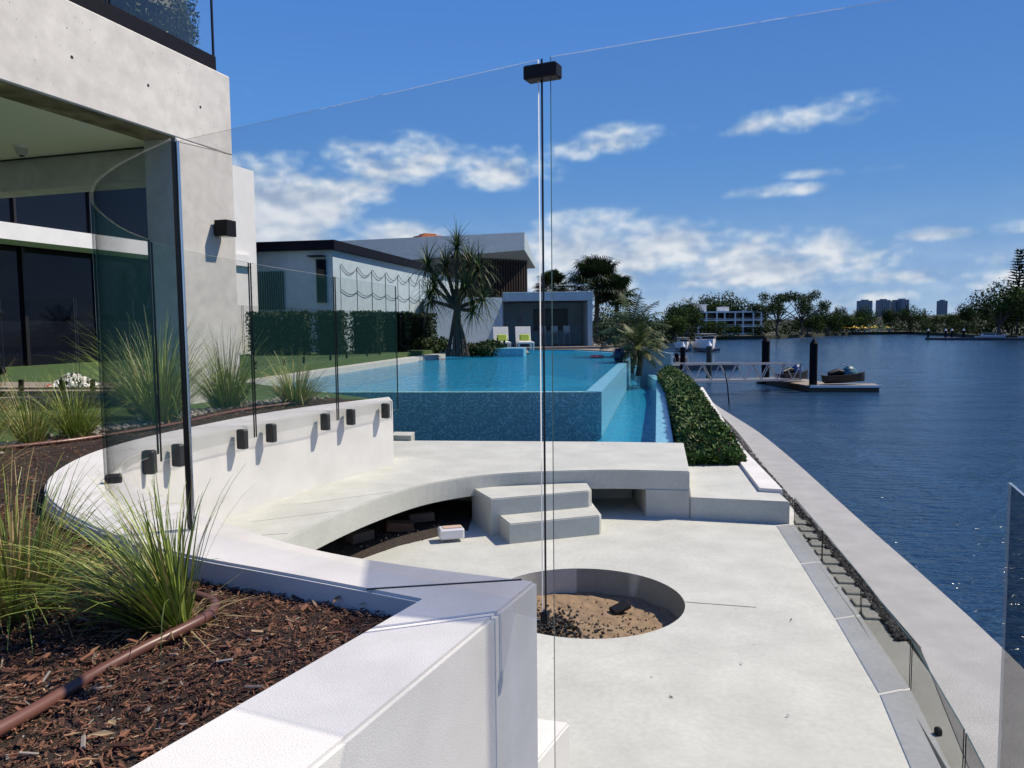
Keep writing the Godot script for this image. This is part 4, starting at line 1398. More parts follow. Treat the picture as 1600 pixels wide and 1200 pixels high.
	for i in 70:
		var x := lerpf(18.0, 150.0, i / 69.0) + rng.randf_range(-1, 1)
		leaf_cloud(b, Vector3(x, 0.8, -245.0 + rng.randf_range(-8, 8)), Vector3(3.2, rng.randf_range(2.4, 4.4), 3.0), 150, 0.6, Color(0.012, 0.026, 0.009), Color(0.085, 0.125, 0.034), 0.6)
	u = single("far_wood", b.mesh(), M.far_leaf, "continuous dark wood behind the far bank's trees", "wood")
	u.set_meta("kind", "stuff")
	# palm on the far bank
	var pt := thing("far_palm", "feather palm rising above the trees left of the apartments", "palm", Vector3(36.9, -0.98, -160))
	palm(pt, 6.9, 22, 2.2, 0.15, Color(0.02, 0.035, 0.01), Color(0.08, 0.09, 0.03))
	# white apartment block
	var t := thing("apartment_block", "white three-storey apartment block with deep open balconies across the river", "building", Vector3(51, -0.98, -186))
	b = MB.new()
	b.box(Vector3(0, 2.8, -3.2), Vector3(17, 5.6, 6))
	part(t, "glazed_wall", b.mesh(), M.darkglass)
	for y in [0.35, 2.1, 3.6, 5.55]:
		b = MB.new()
		b.box(Vector3(0.4, y, -1.4), Vector3(18.2, 0.34, 4.6))
		part(t, "balcony_slab", b.mesh(), M.white)
		if y > 1.0 and y < 5.0:
			b = MB.new()
			b.box(Vector3(0.4, y + 0.42, 0.85), Vector3(18.2, 0.10, 0.06))
			part(t, "railing", b.mesh(), M.white)
	for i in 9:
		b = MB.new()
		b.box(Vector3(-8.5 + i * 2.2 + (0.3 if i % 2 else 0.0), 2.8, 0.75), Vector3(0.3, 5.5, 0.34))
		part(t, "pillar", b.mesh(), M.white)
	b = MB.new()
	b.box(Vector3(-6.2, 6.5, -3), Vector3(5.0, 1.7, 4))
	part(t, "penthouse", b.mesh(), M.plaster)
	b = MB.new()
	b.box(Vector3(-6.2, 7.4, -3), Vector3(5.8, 0.2, 4.8))
	part(t, "penthouse_roof", b.mesh(), M.white)
	b = MB.new()
	b.box(Vector3(0.8, 6.3, -3), Vector3(2.2, 1.1, 3))
	part(t, "roof_plant_room", b.mesh(), M.plaster)
	# skyline towers
	var says := ["leftmost tall tower on the skyline", "tall tower left of the middle pair", "narrow tower squeezed between two wider towers", "tall tower right of the narrow one", "single tower standing apart to the right"]
	var tw := [[412.2, 14.2, 28.0], [433.9, 13.2, 28.6], [446.0, 5.0, 27.4], [455.5, 13.2, 28.8], [502.7, 9.5, 27.0]]
	for i in tw.size():
		var w := thing("tower", says[i], "tower", Vector3(tw[i][0], -1.0, -900), 0.3, "towers on the skyline")
		b = MB.new()
		b.box(Vector3(0, float(tw[i][2]) * 0.5, 0), Vector3(float(tw[i][1]) * 0.88, tw[i][2], float(tw[i][1]) * 0.8))
		part(w, "body", b.mesh(), M.tower)
		var n := maxi(2, int(float(tw[i][1]) / 3.0))
		for k in n:
			b = MB.new()
			b.box(Vector3((k + 0.5) / n * float(tw[i][1]) * 0.86 - float(tw[i][1]) * 0.43, float(tw[i][2]) * 0.5, float(tw[i][1]) * 0.4), Vector3(0.9, float(tw[i][2]) - 1.5, 0.7))
			part(w, "balcony_stack", b.mesh(), flat(0.30, 0.31, 0.34))
		b = MB.new()
		b.box(Vector3(0, float(tw[i][2]) + 0.6, 0), Vector3(float(tw[i][1]) * 0.45, 1.4, float(tw[i][1]) * 0.4))
		part(w, "roof_plant_room", b.mesh(), M.tower)
	# yellow marquees
	var mk: Node3D
	var where := [[93.2, "leftmost yellow marquee at the water's edge"], [95.6, "second yellow marquee from the left"], [98.0, "middle yellow marquee with whitish roof"], [101.2, "fourth yellow marquee from the left"], [104.4, "rightmost yellow marquee at the water's edge"]]
	for q in where:
		if mk == null:
			mk = thing("marquee", q[1], "marquee", Vector3.ZERO, 0, "marquees on the far bank")
			b = MB.new()
			b.lathe([Vector2(1.5, 1.0), Vector2(1.45, 1.25), Vector2(0.5, 1.6), Vector2(0.0, 1.9)], 4)
			part(mk, "canopy", b.mesh(), flat(0.75, 0.52, 0.07, 0.8))
			for k in 4:
				b = MB.new()
				b.box(Vector3(cos(k * PI / 2) * 1.4, 0.5, sin(k * PI / 2) * 1.4), Vector3(0.08, 1.05, 0.08))
				part(mk, "leg", b.mesh(), M.white)
			mk.position = Vector3(q[0], -0.95, -214.6)
		else:
			copy(mk, q[1]).position = Vector3(q[0], -0.95, -214.6 - rng.randf())


# ---- palms
func palm(t: Node3D, trunk_h: float, fronds: int, length: float, trunk_r: float, dark: Color, light: Color, leaflets := 14, lw := 0.07) -> void:
	var b := MB.new()
	b.tube(PackedVector3Array([Vector3(0, -0.2, 0), Vector3(trunk_r * 0.6, trunk_h * 0.5, 0), Vector3(0, trunk_h, 0)]), [trunk_r, trunk_r * 0.8, trunk_r * 0.75], 8)
	part(t, "trunk", b.mesh(), M.bark)
	b = MB.new()
	for i in fronds:
		var a := TAU * i * 0.618
		var up := lerpf(1.35, -0.35, pow(float(i) / fronds, 0.8)) + rng.randf_range(-0.15, 0.15)
		var d := Vector3(cos(a) * cos(up), sin(up), sin(a) * cos(up))
		var pts := PackedVector3Array([Vector3(0, trunk_h, 0)])
		var v := d
		for k in 8:
			pts.append(pts[-1] + v * length / 8.0)
			v = (v + Vector3(0, -0.13, 0)).normalized()
		b.col = dark.lerp(light, 0.5)
		b.tube(pts, [0.018, 0.012, 0.006], 4, false)
		for k in leaflets * 2:
			var s := 0.18 + 0.82 * float(k / 2) / leaflets
			var j := mini(int(s * 8), 7)
			var p := pts[j].lerp(pts[j + 1], s * 8 - j)
			var fw := (pts[j + 1] - pts[j]).normalized()
			var sd := fw.cross(Vector3.UP).normalized() * (1.0 if k % 2 else -1.0)
			var ll := length * 0.36 * sin(PI * clampf(s, 0.12, 0.97)) * rng.randf_range(0.8, 1.1)
			var dir := (sd * 0.8 + fw * 0.7 + Vector3(0, -0.1, 0)).normalized()
			b.col = dark.lerp(light, rng.randf())
			b.ribbon(PackedVector3Array([p, p + dir * ll * 0.6, p + dir * ll + Vector3(0, -ll * 0.22, 0)]), fw, lw, 0.005)
	part(t, "fronds", b.mesh(), M.leaf)


func fan_palm(t: Node3D, trunk_h: float, crown: float, fans: int) -> void:
	var b := MB.new()
	b.tube(PackedVector3Array([Vector3(0, -0.2, 0), Vector3(0.05, trunk_h, 0)]), [0.17, 0.13], 8)
	part(t, "trunk", b.mesh(), M.bark)
	b = MB.new()
	for i in fans:
		var d := ball().normalized()
		if d.y < -0.55: d.y = -d.y
		var c := Vector3(0, trunk_h, 0) + d * crown * rng.randf_range(0.45, 0.75)
		b.col = Color(0.03, 0.05, 0.015)
		b.tube(PackedVector3Array([Vector3(0, trunk_h, 0), c]), [0.014], 4, false)
		var x := d.cross(Vector3.UP).normalized()
		var y := x.cross(d)
		var k := rng.randf()
		var shade := Color(0.012, 0.026, 0.010).lerp(Color(0.050, 0.085, 0.022), k * k)
		for j in 15:
			var a := lerpf(-2.2, 2.2, j / 14.0)
			var dir := (d * cos(a) + x * sin(a) + y * 0.15).normalized()
			var l := crown * 0.42 * rng.randf_range(0.85, 1.1)
			b.col = shade * rng.randf_range(0.8, 1.2)
			var m := c + dir * l * 0.6
			b.ribbon(PackedVector3Array([c, m, m + (dir * 0.4 + Vector3(0, -0.38, 0)) * l]), dir.cross(y).normalized(), 0.10, 0.02)
	part(t, "fan_leaves", b.mesh(), M.leaf)


# ---- river: gangway, piles, pontoons, boats
func river_things() -> void:
	var t := thing("gangway", "long grey truss gangway leading to the floating pontoon", "gangway", Vector3(8.0, -1.0, -36))
	var a := Vector3(7.6, -0.94, -35.6)
	var c := Vector3(14.45, -1.18, -39.6)
	var d := (c - a).normalized()
	var sd := d.cross(Vector3.UP).normalized()
	var b := MB.new()
	b.bar(a, c, 1.0, 0.05)
	wpart(t, "deck", b.mesh(), M.alu)
	for s in [-0.55, 0.55]:
		for q in [[0.82, "handrail", 0.07], [0.02, "bottom_chord", 0.11]]:
			b = MB.new()
			b.bar(a + sd * s + Vector3(0, q[0], 0), c + sd * s + Vector3(0, q[0], 0), 0.06, q[2])
			wpart(t, q[1], b.mesh(), M.alu)
		var n := 7
		for i in n:
			for k in 2:
				var f0 := (i + 0.5 * k) / n
				var f1 := (i + 0.5 * (k + 1)) / n
				b = MB.new()
				b.bar(a.lerp(c, f0) + sd * s + Vector3(0, 0.02 if k else 0.80, 0), a.lerp(c, f1) + sd * s + Vector3(0, 0.80 if k else 0.02, 0), 0.035, 0.035)
				wpart(t, "brace", b.mesh(), M.alu)
		for f in [0.0, 1.0]:
			b = MB.new()
			b.box(a.lerp(c, f) + sd * s + Vector3(0, 0.42, 0), Vector3(0.07, 0.9, 0.07))
			wpart(t, "post", b.mesh(), M.alu)
	var piles := [[14.98, -38.1, 0.19, 0.95, M.pile, M.pile, "dark pointed pile at the near pontoon's corner"], [14.36, -43.4, 0.22, 0.98, M.pile, M.pile, "dark pile behind the gangway's end"], [9.80, -44.0, 0.15, 0.72, M.pile, M.white, "dark pile with white cone cap at the gangway's start"], [12.6, -49.0, 0.18, 0.62, flat(0.03, 0.045, 0.04, 0.5), M.white, "greenish pile with flat white cap behind the gangway"]]
	for q in piles:
		var p := thing("mooring_pile", q[6], "pile", Vector3(q[0], -3.0, q[1]), 0, "mooring piles in the river")
		var top: float = q[3]
		b = MB.new()
		b.lathe([Vector2(q[2], 0), Vector2(q[2], 3.0 + top - 0.32)], 14)
		part(p, "shaft", b.mesh(), q[4])
		b = MB.new()
		b.lathe([Vector2(float(q[2]) * 1.04, 3.0 + top - 0.32), Vector2(float(q[2]) * 1.04, 3.0 + top - 0.27), Vector2(0.02, 3.0 + top), Vector2(0, 3.0 + top)], 14)
		part(p, "cap", b.mesh(), q[5])
	t = thing("pontoon", "L-shaped floating pontoon with the covered jet skis", "pontoon", Vector3(16.5, -1.6, -39))
	b = MB.new()
	b.prism(v2([14.75, -37.9, 18.0, -37.5, 18.35, -38.9, 16.4, -39.2, 16.2, -44.5, 14.2, -44.5]), -1.9, -1.46)
	wpart(t, "float", b.mesh(), flat(0.07, 0.065, 0.045, 0.8))
	b = MB.new()
	b.prism(v2([14.72, -37.86, 18.05, -37.46, 18.4, -38.9, 16.4, -39.2, 16.2, -44.55, 14.15, -44.55]), -1.458, -1.39)
	wpart(t, "deck", b.mesh(), M.deck)
	b = MB.new()
	b.bar(Vector3(14.72, -1.42, -37.83), Vector3(18.08, -1.42, -37.42), 0.05, 0.12)
	wpart(t, "fender", b.mesh(), M.white)
	b = MB.new()
	b.prism(v2([11.0, -56.5, 17.0, -57.5, 17.4, -61, 11.0, -61.5]), -1.95, -1.32)
	single("mooring_raft", b.mesh(), flat(0.10, 0.10, 0.10, 0.8), "low grey raft lying beyond the gangway", "raft")
	b = MB.new()
	b.prism(v2([9.6, -66.0, 16.0, -70.0, 16.5, -73, 9.6, -70]), -1.95, -1.30)
	single("jetty", b.mesh(), flat(0.16, 0.14, 0.12, 0.8), "brown jetty beyond the raft, below the white boats", "jetty")
	jet_ski(Vector3(16.75, -1.39, -38.55), 0.10, Color(0.012, 0.016, 0.014), Color(0.03, 0.12, 0.16), "dark jet ski on the pontoon right of the pointed pile")
	jet_ski(Vector3(14.95, -1.39, -40.6), 0.5, Color(0.015, 0.02, 0.03), Color(0.03, 0.07, 0.22), "jet ski under blue cover behind the gangway's end")
	boat(Vector3(24.3, -1.75, -96), 0.06, 5.0, 2.5, 1.25, "white cabin cruiser with dark windscreen, larger of the two moored boats")
	boat(Vector3(21.9, -1.7, -98), -0.03, 4.2, 1.7, 0.95, "smaller white motor boat left of the cabin cruiser")
	b = MB.new()
	hull(b, 3.0, 1.3, 0.55)
	var dg := thing("dinghy", "grey inflatable dinghy with outboard beside the brown jetty", "dinghy", Vector3(12.3, -1.62, -64.5), 1.2)
	part(dg, "hull", b.mesh(), flat(0.05, 0.06, 0.08))
	b = MB.new()
	b.box(Vector3(0, 0.6, 1.55), Vector3(0.3, 0.7, 0.35), Basis.IDENTITY, 0.06)
	part(dg, "outboard_motor", b.mesh(), M.black)
	b = MB.new()
	b.box(Vector3(0, 0.55, 0.2), Vector3(1.0, 0.08, 0.35))
	part(dg, "bench", b.mesh(), M.alu)
	b = MB.new()
	b.tube(PackedVector3Array([Vector3(0.12, -1.9, 0), Vector3(0.02, -0.8, 0), Vector3(-0.14, 0.05, -0.05)]), [0.03, 0.025, 0.015], 6)
	single("depth_stake", b.mesh(), M.pile, "thin dark leaning stake standing in the water before the gangway", "stake").position = Vector3(9.1, -0.1, -32.4)
	# far right jetty
	t = thing("far_jetty", "low jetty along the far right bank", "jetty", Vector3(86, -1.7, -140))
	b = MB.new()
	b.prism(v2([78.5, -146, 83.5, -147.5, 84.5, -141, 90.0, -137, 92.5, -130, 90.5, -129.5, 87.5, -136, 82.0, -141]), -1.9, -1.25)
	wpart(t, "deck", b.mesh(), flat(0.06, 0.06, 0.07))
	var n := 0
	var lab := ["leftmost white-capped pile at the far right jetty", "second white-capped pile at the far right jetty", "third white-capped pile at the far right jetty", "rightmost white-capped pile at the far right jetty"]
	for q in [[79.2, -146.2], [81.6, -144.6], [82.6, -144.3], [84.4, -143.6]]:
		var p := thing("jetty_pile", lab[n], "pile", Vector3(q[0], -2.5, q[1]), 0, "piles of the far right jetty")
		b = MB.new()
		b.lathe([Vector2(0.2, 0), Vector2(0.2, 2.5)], 8)
		part(p, "shaft", b.mesh(), M.pile)
		b = MB.new()
		b.lathe([Vector2(0.22, 2.5), Vector2(0.22, 2.6), Vector2(0.0, 2.95)], 8)
		part(p, "cap", b.mesh(), M.white)
		n += 1
	n = 0
	var lb := ["white motor boat at the far right jetty's left part", "white motor boat at the far right jetty's right end"]
	for q in [[87.6, -140.5, 1.1], [91.0, -133.5, 0.8]]:
		boat(Vector3(q[0], -1.75, q[1]), q[2], 5.0, 1.9, 0.75, lb[n])
		n += 1


func hull(b: MB, l: float, w: float, h: float) -> void:                # bow towards -z ... +z stern
	var rows := []
	for i in 9:
		var s := i / 8.0
		var hw := w * 0.5 * minf(1.0, pow(s * 1.9 + 0.002, 0.6))
		var rise := h * (1.0 + 0.35 * (1.0 - s) * (1.0 - s))
		var z := (s - 0.5) * l
		rows.append([Vector3(0, 0.05 + 0.25 * h * (1 - s) * (1 - s), z), Vector3(hw * 0.72, h * 0.3, z), Vector3(hw, rise, z), Vector3(0, rise - 0.02, z)])
	for m in [1.0, -1.0]:
		var k := Vector3(m, 1, 1)
		for i in 8:
			for j in 3:
				b.oquad(rows[i][j] * k, rows[i + 1][j] * k, rows[i + 1][j + 1] * k, rows[i][j + 1] * k, Vector3(0, h * 0.6, 0))
		b.oquad(rows[8][0] * k, rows[8][1] * k, rows[8][2] * k, rows[8][3] * k, Vector3(0, h * 0.6, 0))


func boat(at: Vector3, turn: float, l: float, w: float, h: float, label: String) -> void:
	var t := thing("motor_boat", label, "boat", at, turn + PI)
	var b := MB.new()
	hull(b, l, w, h)
	part(t, "hull", b.mesh(), M.white)
	b = MB.new()
	b.box(Vector3(0, h * 0.26, 0.02), Vector3(w * 0.80, h * 0.3, l * 0.92))
	part(t, "waterline_band", b.mesh(), flat(0.10, 0.10, 0.11))
	b = MB.new()
	b.box(Vector3(0, h * 1.25, l * 0.08), Vector3(w * 0.74, h * 0.62, l * 0.46), Basis.IDENTITY, 0.1)
	part(t, "cabin", b.mesh(), M.white)
	b = MB.new()
	b.box(Vector3(0, h * 1.42, -l * 0.165), Vector3(w * 0.66, h * 0.26, 0.08), Basis(Vector3.RIGHT, 0.4), 0.02)
	part(t, "windscreen", b.mesh(), M.darkglass)
	b = MB.new()
	b.box(Vector3(0, h * 1.78, l * 0.1), Vector3(w * 0.8, h * 0.10, l * 0.5), Basis.IDENTITY, 0.04)
	part(t, "roof", b.mesh(), flat(0.14, 0.15, 0.17))
	for s in [-1.0, 1.0]:
		b = MB.new()
		b.box(Vector3(s * w * 0.372, h * 1.4, l * 0.08), Vector3(0.02, h * 0.22, l * 0.36))
		part(t, "side_window", b.mesh(), M.darkglass)
		b = MB.new()
		b.tube(PackedVector3Array([Vector3(s * w * 0.44, h * 1.25, -l * 0.05), Vector3(s * w * 0.34, h * 1.55, -l * 0.3), Vector3(0, h * 1.65, -l * 0.48)]), [0.02], 4)
		part(t, "bow_rail", b.mesh(), M.alu)


func jet_ski(at: Vector3, turn: float, dark: Color, cover: Color, label: String) -> void:
	var t := thing("jet_ski", label, "jet ski", at, turn - PI / 2)
	var b := MB.new()
	hull(b, 2.1, 0.8, 0.46)
	part(t, "hull", b.mesh(), flat(dark.r * 0.6, dark.g * 0.6, dark.b * 0.6, 0.6))
	b = MB.new()
	b.tube(PackedVector3Array([Vector3(0, 0.52, 0.85), Vector3(0, 0.62, 0.40), Vector3(0, 0.56, 0.0)]), [0.13, 0.19, 0.15], 8)
	part(t, "seat", b.mesh(), M.black)
	b = MB.new()
	b.lathe([Vector2(0.30, 0.40), Vector2(0.28, 0.62), Vector2(0.20, 0.80), Vector2(0.10, 0.90), Vector2(0, 0.92)], 9, Vector3(0, 0, -0.22), 0.85, 1.5)
	part(t, "cowl", b.mesh(), flat(cover.r, cover.g, cover.b, 0.5))
	b = MB.new()
	b.tube(PackedVector3Array([Vector3(-0.34, 0.98, -0.02), Vector3(0, 0.93, -0.14), Vector3(0.34, 0.98, -0.02)]), [0.025], 6)
	part(t, "handlebar", b.mesh(), flat(0.5, 0.5, 0.5, 0.4))


# ---- frameless glass
func pane(called: String, label: String, path: PackedVector2Array, y0: float, y1: float, y1b: float, th: float, mat: Material, left_end: Material, right_end: Material, group: String) -> Node3D:
	var mid := path[path.size() / 2]
	var t := thing(called, label, "glass panel", Vector3(mid.x, y0, mid.y), 0, group)
	var a := PackedVector3Array()
	var c := PackedVector3Array()
	var tops := []
	for i in path.size():
		var d := (path[mini(i + 1, path.size() - 1)] - path[maxi(i - 1, 0)]).normalized()
		var n := Vector2(-d.y, d.x) * th * 0.5
		a.append(Vector3(path[i].x + n.x, 0, path[i].y + n.y))
		c.append(Vector3(path[i].x - n.x, 0, path[i].y - n.y))
		tops.append(lerpf(y1, y1b, float(i) / (path.size() - 1)))
	var g := MB.new()
	var e := MB.new()
	var lo := Vector3(0, y0, 0)
	for i in path.size() - 1:
		var h0 := Vector3(0, tops[i], 0)
		var h1 := Vector3(0, tops[i + 1], 0)
		var n0 := (a[i] - c[i]).normalized()
		var n1 := (a[i + 1] - c[i + 1]).normalized()
		g.squad(a[i + 1] + lo, a[i] + lo, a[i] + h0, a[i + 1] + h1, n1, n0, n0, n1)
		g.squad(c[i] + lo, c[i + 1] + lo, c[i + 1] + h1, c[i] + h0, -n0, -n1, -n1, -n0)
		e.quad(a[i] + h0, c[i] + h0, c[i + 1] + h1, a[i + 1] + h1)
		e.quad(a[i] + lo, a[i + 1] + lo, c[i + 1] + lo, c[i] + lo)
	wpart(t, "pane", g.mesh(), mat)
	wpart(t, "edge", e.mesh(), M.edge_dark if y1 < 1.0 else M.edge)
	var k := path.size() - 1
	for q in [[0, left_end], [k, right_end]]:
		e = MB.new()
		var i: int = q[0]
		var h := Vector3(0, tops[i], 0)
		var ctr := Vector3(path[k - i].x, y0, path[k - i].y)
		e.oquad(a[i] + lo, c[i] + lo, c[i] + h, a[i] + h, ctr)
		wpart(t, "end_face", e.mesh(), q[1])
	return t


func clamp_on(t: Node3D, x: float, y: float, z: float, face: Vector2) -> void:
	var b := MB.new()
	b.box(Vector3(x, y, z), Vector3(0.052, 0.135, 0.07), Basis(Vector3.UP, atan2(face.x, face.y)), 0.008)
	wpart(t, "clamp", b.mesh(), M.spigot)


func fences() -> void:
	var grp := "frameless glass panels along the planter wall"
	var t := pane("glass_fence", "large clear glass panel standing on the near planter wall", v2([-1.09, -2.57, 0.069, -1.83]), 0.982, 2.315, 2.315, 0.005, M.clear, M.seal, M.glint, grp)
	var b := MB.new()
	var d := Vector3(0.76, 0, 0.36).normalized()
	b.box(Vector3(0.078, 2.283, -1.822), Vector3(0.082, 0.032, 0.040), Basis(Vector3.UP, -0.44), 0.003)
	wpart(t, "hinge_clamp", b.mesh(), M.black)
	b = MB.new()
	b.box(Vector3(0.074, 0.99, -1.826), Vector3(0.018, 0.03, 0.02), Basis(Vector3.UP, -0.44), 0.003)
	wpart(t, "foot_clamp", b.mesh(), M.black)
	b = MB.new()
	b.tube(PackedVector3Array([Vector3(-1.098, 0.985, -2.575), Vector3(-1.098, 2.315, -2.575)]), [0.0085], 6)
	wpart(t, "seal_strip", b.mesh(), M.seal)
	b = MB.new()
	b.tube(PackedVector3Array([Vector3(-1.083, 0.985, -2.560), Vector3(-1.083, 2.315, -2.560)]), [0.0045], 6)
	wpart(t, "highlight_strip", b.mesh(), M.bright_metal)  # bright strip stands in for the highlight along the pane end
	b = MB.new()
	b.tube(PackedVector3Array([Vector3(0.0765, 0.982, -1.8255), Vector3(0.0765, 2.315, -1.8255)]), [0.0026], 5)
	wpart(t, "seal_strip", b.mesh(), M.seal)
	pane("glass_gate", "tall clear glass gate right of the black hinge clamp", v2([0.096, -1.812, 1.18, -1.316]), 0.16, 2.315, 2.315, 0.006, M.clear, M.edge_dark, M.edge, "")
	pane("glass_screen", "glass side panel seen edge-on at the right frame edge", v2([0.925, -1.412, 0.575, -0.546]), 0.10, 1.40, 1.40, 0.005, M.clear, M.edge, M.edge, "")
	# the bent panel and the far arm
	var bent := smooth(v2([-1.11, -2.585, -1.28, -2.72, -1.46, -2.88, -1.66, -3.12, -1.85, -3.46, -1.97, -3.82, -2.035, -4.12, -2.05, -4.40]), 6)
	t = pane("bent_glass_panel", "curved bent glass panel round the planter wall's hairpin", bent, 0.985, 2.33, 2.21, 0.013, M.green, M.seal, M.seal, grp)
	clamp_on(t, -1.79, 0.99, -3.40, Vector2(0.9, -0.4))
	clamp_on(t, -2.055, 0.955, -4.30, Vector2(1, 0))
	var arm := [[-2.048, -4.43, -1.97, -4.9, -1.825, -5.39], [-1.818, -5.41, -1.65, -5.85, -1.455, -6.34], [-1.446, -6.36, -1.26, -6.76, -1.07, -7.16]]
	var cl := [[[-2.03, -4.60], [-1.87, -5.25]], [[-1.765, -5.55], [-1.525, -6.18]], [[-1.385, -6.50], [-1.165, -6.96]]]
	var says := ["green-tinted glass panel on the far arm nearest the bend", "green-tinted middle glass panel on the planter wall's far arm", "green-tinted last glass panel of the far arm beside the pool"]
	for i in 3:
		t = pane("glass_fence", says[i], smooth(v2(arm[i]), 3), 0.935, 2.20 - i * 0.04, 2.16 - i * 0.04, 0.013, M.green, M.seal, M.seal, grp)
		for q in cl[i]: clamp_on(t, q[0] + 0.012, 0.945, q[1] + 0.01, Vector2(0.93, 0.38))
	# low balustrade beside the river
	var base := v2([2.385, -6.42, 2.205, -5.385, 2.02, -4.365, 1.84, -3.46, 1.62, -2.665, 1.29, -1.62])
	var low := ["low glass balustrade panel farthest away beside the ledge", "second low glass balustrade panel from the ledge", "third low glass balustrade panel from the ledge", "fourth low glass balustrade panel, beyond the pebbles' end", "nearest low glass balustrade panel at the bottom right"]
	for i in 5:
		var dd := (base[i + 1] - base[i]).normalized() * 0.012
		t = pane("balustrade_panel", low[i], PackedVector2Array([base[i] + dd, base[i + 1] - dd]), -0.035, 0.228, 0.228, 0.005, M.low, M.seal, M.seal, "low glass balustrade along the terrace")
		if i != 0 and i != 3: continue
		b = MB.new()
		var m := base[i].lerp(base[i + 1], 0.5)
		b.box(Vector3(m.x + 0.02, 0.0, m.y), Vector3(0.025, 0.05, 0.03), Basis.IDENTITY, 0.006)
		wpart(t, "clamp", b.mesh(), M.spigot)
	# garden fence on the left lawn
	var gf := [[-8.6, -10.15, -7.45, -10.02, "far left glass panel of the lawn fence"], [-7.42, -10.02, -6.62, -9.93, "second glass panel of the lawn fence, left of the gate hinge"], [-6.56, -9.92, -5.55, -9.80, "glass gate panel of the lawn fence with round hinges"], [-5.52, -9.8, -4.75, -9.70, "last glass panel of the lawn fence behind the bent glass"]]
	for q in gf:
		t = pane("lawn_fence_panel", q[4], v2([q[0], q[1], q[2], q[3]]), 1.0, 2.11, 2.11, 0.012, M.clear, M.seal, M.seal, "glass fence across the lawn")
		for f in [0.22, 0.78]:
			b = MB.new()
			b.box(Vector3(lerpf(q[0], q[2], f), 1.0, lerpf(q[1], q[3], f)), Vector3(0.05, 0.16, 0.05), Basis.IDENTITY, 0.005)
			wpart(t, "spigot", b.mesh(), M.black)
		if q[0] == -6.56:
			for y in [1.20, 1.94]:
				b = MB.new()
				b.lathe([Vector2(0, -0.035), Vector2(0.055, -0.035), Vector2(0.055, 0.035), Vector2(0, 0.035)], 14)
				var o := part(t, "hinge", b.mesh(), M.black)
				o.position = Vector3(-6.6, y, -9.9) - t.position
				o.rotation.x = PI / 2
	# pool fence along the left coping
	var pf := [[-5.75, -13.4, -5.45, -15.6], [-5.44, -15.65, -5.1, -17.9], [-5.09, -17.95, -4.65, -20.6], [-4.64, -20.65, -4.2, -23.3], [-4.19, -23.35, -3.75, -26.0], [-3.74, -26.05, -3.3, -28.6]]
	var ps := ["nearest pool fence panel behind the planter grass", "second pool fence panel from the planter", "third pool fence panel from the planter", "fourth pool fence panel, left of the screw pine", "fifth pool fence panel, before the screw pine", "farthest pool fence panel beside the screw pine"]
	for i in pf.size():
		var q: Array = pf[i]
		t = pane("pool_fence_panel", ps[i], v2(q), 0.92, 2.18, 2.18, 0.012, M.clear, M.seal, M.seal, "glass fence between lawn and pool")
		for f in [0.2, 0.8]:
			b = MB.new()
			b.box(Vector3(lerpf(q[0], q[2], f), 0.92, lerpf(q[1], q[3], f)), Vector3(0.05, 0.2, 0.05), Basis.IDENTITY, 0.005)
			wpart(t, "spigot", b.mesh(), M.black)
	t = pane("cabana_fence_panel", "pale glass fence panel right of the cabana", v2([3.95, -36.0, 5.25, -35.6]), 0.8, 1.62, 1.62, 0.012, M.low, M.seal, M.seal, "")
	for f in [0.2, 0.8]:
		b = MB.new()
		b.box(Vector3(lerpf(3.95, 5.25, f), 0.78, lerpf(-36.0, -35.6, f)), Vector3(0.05, 0.2, 0.05))
		wpart(t, "spigot", b.mesh(), M.black)


